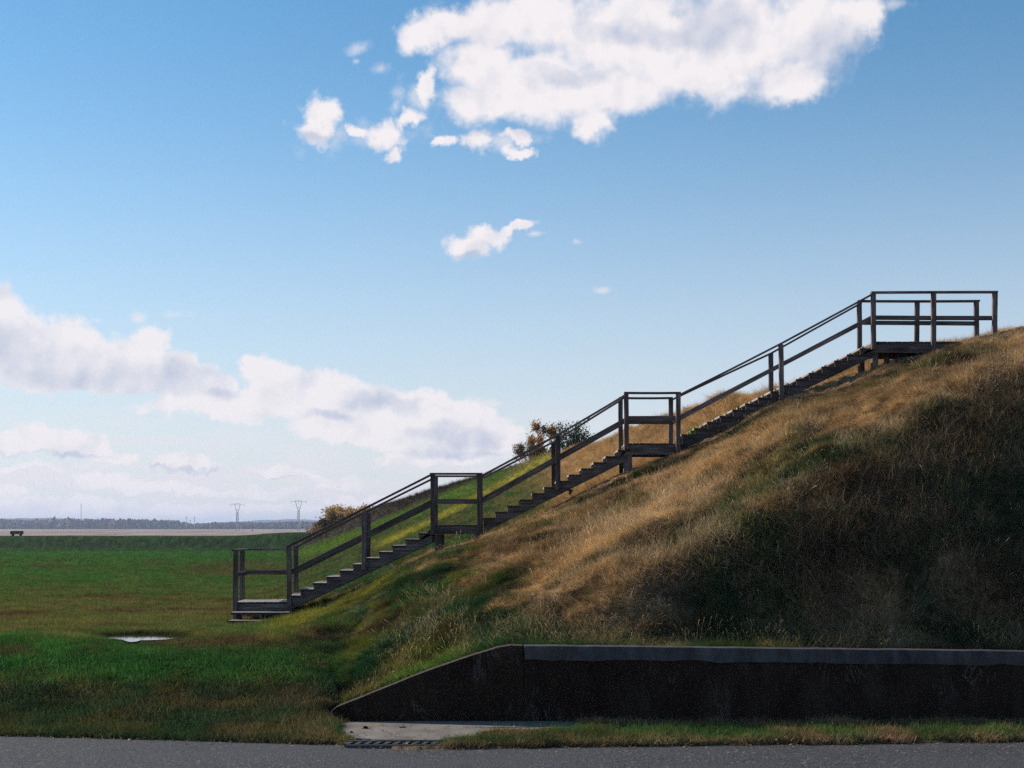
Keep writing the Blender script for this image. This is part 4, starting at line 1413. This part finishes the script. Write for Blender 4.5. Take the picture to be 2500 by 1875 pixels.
STALK = tuft_set('stalk_tufts', [dict(n=7, h=0.60, spread=0.10, lean=0.25, width=0.0045, bend=0.6, seg=4, head=2.2),
                                 dict(n=5, h=0.75, spread=0.12, lean=0.35, width=0.0045, bend=0.9, seg=4, head=2.5)])


def scatter(name, label, pts, rot, scl, cols, coll, cat):
    me = bpy.data.meshes.new(name)
    n = len(pts)
    me.vertices.add(n); me.vertices.foreach_set('co', pts.astype(np.float32).ravel())
    a = me.attributes.new('rot', 'FLOAT_VECTOR', 'POINT'); a.data.foreach_set('vector', rot.astype(np.float32).ravel())
    a = me.attributes.new('scl', 'FLOAT', 'POINT'); a.data.foreach_set('value', scl.astype(np.float32))
    c4 = np.ones((n, 4), np.float32); c4[:, :3] = cols
    a = me.attributes.new('tint', 'FLOAT_COLOR', 'POINT'); a.data.foreach_set('color', c4.ravel())
    o = link(bpy.data.objects.new(name, me))
    tag(o, label, cat, kind='stuff')
    g = bpy.data.node_groups.new(name, 'GeometryNodeTree')
    g.interface.new_socket('Geometry', in_out='INPUT', socket_type='NodeSocketGeometry')
    g.interface.new_socket('Geometry', in_out='OUTPUT', socket_type='NodeSocketGeometry')
    G = NT(g)
    gi = G.new('NodeGroupInput'); go = G.new('NodeGroupOutput')
    mp = G.new('GeometryNodeMeshToPoints'); G.l.new(gi.outputs[0], mp.inputs[0])
    ci = G.new('GeometryNodeCollectionInfo'); ci.inputs[0].default_value = coll
    ci.inputs[1].default_value = True; ci.inputs[2].default_value = True
    iop = G.new('GeometryNodeInstanceOnPoints')
    G.l.new(mp.outputs[0], iop.inputs['Points']); G.l.new(ci.outputs[0], iop.inputs['Instance'])
    iop.inputs['Pick Instance'].default_value = True
    ra = G.new('GeometryNodeInputNamedAttribute'); ra.data_type = 'FLOAT_VECTOR'; ra.inputs[0].default_value = 'rot'
    sa = G.new('GeometryNodeInputNamedAttribute'); sa.data_type = 'FLOAT'; sa.inputs[0].default_value = 'scl'
    G.l.new(ra.outputs[0], iop.inputs['Rotation']); G.l.new(sa.outputs[0], iop.inputs['Scale'])
    G.l.new(iop.outputs[0], go.inputs[0])
    md = o.modifiers.new('scatter', 'NODES'); md.node_group = g
    return o


def sample(n, px0, px1, y0, y1, power, accept):
    """scatter positions with density falling with distance, kept where accept() says so"""
    px = rng.uniform(px0, px1, n)
    u = rng.random(n)
    if power == 0:
        Y = y0 + (y1 - y0) * u
    else:
        Y = (y0 ** power + u * (y1 ** power - y0 ** power)) ** (1 / power)
    k = rng.random(n) < accept(px, Y)
    return px[k], Y[k]


def place(px, Y):
    X = (px - 1250) * Y / F
    return np.stack([X, Y, ground(px, Y) + EYE], -1)


def on_pad(px, Y):
    po = np.array(pad_o)
    inside = np.zeros(len(px), bool)
    j = len(po) - 1
    for i in range(len(po)):
        xi, yi = po[i]; xj, yj = po[j]
        c = ((yi > Y) != (yj > Y)) & (px < (xj - xi) * (Y - yi) / (yj - yi + 1e-9) + xi)
        inside ^= c; j = i
    return inside


def stair_keepout(px, Y):
    """keep tall grass from poking through the treads"""
    ins = (Y > 29.42) & (Y < 30.7) & (px > 560) & (px < 2480)
    return np.where(ins, 0.25, 1.0) * np.where((Y > 28.4) & (Y < 29.4) & (px > 550) & (px < 716), 0.0, 1.0)


# long grass on the mound, near side
px, Y = sample(230000, -120 + 700, 2750, 22.5, 31.2, 0.0, lambda p, y: hillness(p, y) * np.where((y < 22.62), 0, 1) * stair_keepout(p, y))
n = len(px)
rot = np.stack([rng.normal(0, 0.18, n), rng.normal(0, 0.18, n), np.where(rng.random(n) < 0.6, rng.normal(R(200), 0.6, n), rng.uniform(0, 6.28, n))], -1)
X = (px - 1250) * Y / F
lump = np.clip(1.0 + 1.6 * fbm(X * 1.2 + 3, Y * 1.2, 3) + 1.3 * fbm(X * 3.1 + 3, Y * 4.2, 2), 0.35, 1.9)
scl = rng.uniform(0.55, 1.05, n) * lump * np.interp(px, [700, 1200, 1800], [0.42, 0.50, 0.54])
ins = (Y > 29.2) & (Y < 30.8)
scl = np.where(ins, scl * 0.45, scl)
crest = ss(28.0, 29.2, Y) * (px > 1600); scl = scl * (1 - 0.35 * crest)
scl = scl * (1 - 0.45 * ss(27.8, 28.8, Y) * ss(1700, 1500, px))
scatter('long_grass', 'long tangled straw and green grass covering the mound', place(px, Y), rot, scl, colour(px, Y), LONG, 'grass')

# tall stalks
px, Y = sample(5200, 860, 2700, 22.6, 29.2, 0.0, lambda p, y: hillness(p, y) * ss(0.0, 0.25, fbm((p - 1250) * y / F * 0.8 + 50, y * 0.8, 3) + 0.1))
n = len(px)
rot = np.stack([rng.normal(0, 0.3, n), rng.normal(0, 0.3, n), rng.uniform(0, 6.28, n)], -1)
cc_ = colour(px, Y) * 0.5 + STRAW_L * 0.45
scatter('grass_stalks', 'taller seed stalks standing out of the long grass', place(px, Y), rot, rng.uniform(0.25, 0.6, n) * np.where(Y > 28, 0.6, 1), cc_, STALK, 'grass')

# mats of fallen straw
px, Y = sample(30000, 1000, 2700, 22.7, 29.0, 0.0, lambda p, y: hillness(p, y) * ss(-0.05, 0.15, fbm((p - 1250) * y / F * 0.6 + 20, y * 0.9, 4)) * np.interp(p, [1000, 1300, 1500], [0.1, 0.5, 1]))
n = len(px)
rot = np.stack([rng.normal(0, 0.25, n), rng.normal(0.75, 0.25, n), rng.normal(R(185), 0.6, n) + (rng.random(n) < 0.35) * 3.14], -1)
cm = np.where(rng.random((n, 1)) < 0.75, STRAW_L, STRAW)
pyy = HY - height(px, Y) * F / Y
cm = lerp(colour(px, Y), cm, 0.55 - 0.35 * ss(-10, 60, pyy - np.interp(px, T_X, T_Y)))  # mats toned down along with the painted shade of the lower face
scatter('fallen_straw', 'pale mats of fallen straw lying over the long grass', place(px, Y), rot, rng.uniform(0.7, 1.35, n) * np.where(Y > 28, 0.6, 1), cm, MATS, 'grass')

# ground behind the stairs up to the crest
px, Y = sample(150000, 640, 2700, 30.6, 175, -0.9, lambda p, y: np.where(y < np.interp(p, B_X, B_D) + 4, 1, 0.0) * ss(0.05, 0.5, ((HY - np.interp(p, S_X, S_Y)) * 29.5 / F + 1.95)))
n = len(px)
rot = np.stack([rng.normal(0, 0.18, n), rng.normal(0, 0.18, n), rng.uniform(0, 6.28, n)], -1)
ff = np.interp(px, [700, 1200, 1500], [0.40, 0.55, 0.9]) * (1 + ss(40, 110, Y) * 1.6)
scl = rng.uniform(0.5, 1.0, n) * ff * np.where(Y < 31, 0.5, 1)
scatter('slope_grass', 'green, yellow and brown grass on the rampart behind the stairs', place(px, Y), rot, scl, colour(px, Y), LONG, 'grass')

# roadside bank and lawn
px, Y = sample(150000, -300, 1050, 20.0, 30.5, 0.0, lambda p, y: (1 - hillness(p, y)) * (y > road_edge_Y(p) + 0.06) * (puddle_mask(p, y) < -0.12) * stair_keepout(p, y) * np.where((p > 800) & (y < 22.6), 0, 1))
n = len(px)
rot = np.stack([rng.normal(0, 0.15, n), rng.normal(0, 0.15, n), rng.uniform(0, 6.28, n)], -1)
X = (px - 1250) * Y / F
bankk = 1 + 0.25 * ss(25.0, 23.5, Y) + 2.0 * np.clip(fbm(X * 0.9, Y * 0.9, 3), 0, 1) * ss(25, 24, Y)
bankk = bankk * (1 - 0.85 * np.exp(-((px - 360) / 130) ** 2 - ((Y - 25.7) / 1.0) ** 2))
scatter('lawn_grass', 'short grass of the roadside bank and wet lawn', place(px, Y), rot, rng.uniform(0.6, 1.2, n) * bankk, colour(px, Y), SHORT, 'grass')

px, Y = sample(120000, -300, 800, 30.0, 186, -0.9, lambda p, y: 1 - ss(660, 760, p) * (y > 40))
n = len(px)
rot = np.stack([rng.normal(0, 0.15, n), rng.normal(0, 0.15, n), rng.uniform(0, 6.28, n)], -1)
scatter('distant_lawn_grass', 'mown green lawn stretching away to the levee', place(px, Y), rot, rng.uniform(0.7, 1.2, n) * (1 + ss(40, 150, Y) * 1.6), colour(px, Y), SHORT, 'grass')

# verge between road and wall
px, Y = sample(70000, 700, 2900, 19.6, 22.25, 0.0, lambda p, y: (y > road_edge_Y(p) + 0.02 + 0.10 * vnoise(p * 0.02, p * 0)) * (~on_pad(p, y)) * (y < 22.15) * ((p < 845) | (p > 1085) | (y > 20.4)))
n = len(px)
rot = np.stack([rng.normal(0, 0.25, n), rng.normal(0, 0.25, n), rng.uniform(0, 6.28, n)], -1)
scatter('verge_grass', 'ragged green and brown grass strip between road and wall', place(px, Y), rot, rng.uniform(0.6, 1.35, n) * (1 + 1.1 * np.clip(fbm(px * 0.02, Y * 2, 3), -0.3, 1)), colour(px, Y), SHORT, 'grass')

# broad-leaved weeds
def weed(px, py, Y, h, label, col, seed, n=60, cat='weed'):
    rnd = random.Random(seed)
    V = []; Fc = []; C = []
    r = empty('weed', P3(px, py, Y)); tag(r, label, cat)
    T_ = ([], [])
    tips = []
    for s in range(7):
        a = rnd.uniform(0, 6.28); d = Vector((math.cos(a) * 0.6, math.sin(a) * 0.6, 1)).normalized()
        L = h * rnd.uniform(0.5, 1)
        pts = [Vector((0, 0, -0.05)), d * L * 0.5, d * L]
        tube(T_, pts, [0.006, 0.005, 0.003], 4)
        tips += [pts[1], pts[2], (pts[1] + pts[2]) / 2]
    mesh_obj('stem', T_[0], T_[1], M_BARK, r)
    lv = leaves(tips, n, h * 0.42, lambda p, q: np.array(col) * q.uniform(0.6, 1.3), h * 0.16, rnd)
    mesh_obj('leaves', lv[0], lv[1], M_LEAF, r, cols=np.array(lv[2]))


weed(1692, 1062, YN + 0.35, 0.17, 'bright green leafy weed growing under the first tread above the upper middle landing', (0.16, 0.36, 0.03), 5)
weed(1268, 1228, YN + 0.5, 0.10, 'tiny bright green weed below a tread of the middle flight', (0.12, 0.28, 0.03), 6, 30)
weed(1392, 1205, YN - 0.1, 0.10, 'dark green leafy weed against the middle flight near its post', (0.05, 0.12, 0.03), 8)
weed(1802, 998, YN + 0.4, 0.10, 'small yellow-green weed beneath a tread of the top flight', (0.16, 0.26, 0.04), 9, 30)

# fallen leaves along the verge, the slab and the road edge
V_ = []
rl = np.random.default_rng(77)
LEAF = bpy.data.collections.new('fallen_leaf_shapes')
for k_ in range(3):
    me_ = bpy.data.meshes.new('fallen_leaf')
    h1, h2 = rl.uniform(0.2, 0.5, 2)
    me_.from_pydata([(-1, 0, 0.05), (-0.2, -0.5, h1 * 0.3), (0.5, -0.35, 0.1), (1.1, 0, h2), (0.4, 0.45, 0.12), (-0.3, 0.4, h2 * 0.3)], [], [(0, 1, 2, 3), (0, 3, 4, 5)])
    at_ = me_.attributes.new('vary', 'FLOAT', 'POINT'); at_.data.foreach_set('value', np.ones(6, dtype=np.float32))
    me_.materials.append(M_GRASS)
    LEAF.objects.link(bpy.data.objects.new('fallen_leaf', me_))
n = 2600
px = rl.uniform(-200, 2700, n)
Y = road_edge_Y(px) + np.where(rl.random(n) < 0.35, -np.abs(rl.normal(0, 0.22, n)), rl.uniform(0, 1.9, n))
on = on_pad(px, Y)
keep = (rl.random(n) < np.where(Y < road_edge_Y(px), 0.55, 0.8)) & (Y < 22.1)
px, Y, on = px[keep], Y[keep], on[keep]
zz_ = np.where(on, -2.928, np.where(Y < road_edge_Y(px), -2.995, ground(px, Y) + 0.035))
cl_ = np.array([(0.42, 0.27, 0.13), (0.30, 0.16, 0.07), (0.55, 0.42, 0.26), (0.10, 0.06, 0.04)])[rl.integers(0, 4, len(px))]
scatter('fallen_leaves', 'small dry leaves and litter along the road edge and verge', np.stack([(px - 1250) * Y / F, Y, zz_ + EYE], -1),
        np.stack([rl.normal(0, 0.3, len(px)), rl.normal(0, 0.3, len(px)), rl.uniform(0, 6.28, len(px))], -1), rl.uniform(0.008, 0.028, len(px)), cl_, LEAF, 'leaves')

# small stones and a twig on the slab
for (px, Y, s, lab) in ((893, 21.35, 0.03, 'larger dark stone lying on the concrete slab'), (858, 20.9, 0.02, 'smaller dark stone on the slab near the drain')):
    vv = iv * (1 + 0.15 * rng.standard_normal((len(iv), 1))) * np.array((s * 1.3, s, s * 0.7)) + np.array((X_at(px, Y), Y, EYE - 2.93 + s * 0.4))
    tag(mesh_obj('stone', vv, if_, M_VOID), lab, 'stone')
bm = bmesh.new(); strut(bm, (X_at(975, 21.4), 21.4, EYE - 2.925), (X_at(992, 21.42), 21.42, EYE - 2.923), 0.008, 5)
tag(bm_obj('twig', bm, M_BARK), 'short thin twig lying on the concrete slab', 'twig')

# ------------------------------------------------------------------ haze
m, N = new_mat('haze'); M_HAZE = m
pvn = N.new('ShaderNodeVolumePrincipled')
pvn.inputs['Color'].default_value = (0.62, 0.74, 1.0, 1)
pvn.inputs['Density'].default_value = 0.00011
pvn.inputs['Anisotropy'].default_value = 0.2
o_ = N.new('ShaderNodeOutputMaterial'); N.l.new(pvn.outputs[0], o_.inputs['Volume'])
bm = bmesh.new(); bm_box(bm, (-9500, -80, EYE - 4.4), (9500, 14500, EYE + 75))
hz = bm_obj('haze', bm, M_HAZE)
tag(hz, 'thin pale air that turns the far woods and hills blue', kind='stuff')
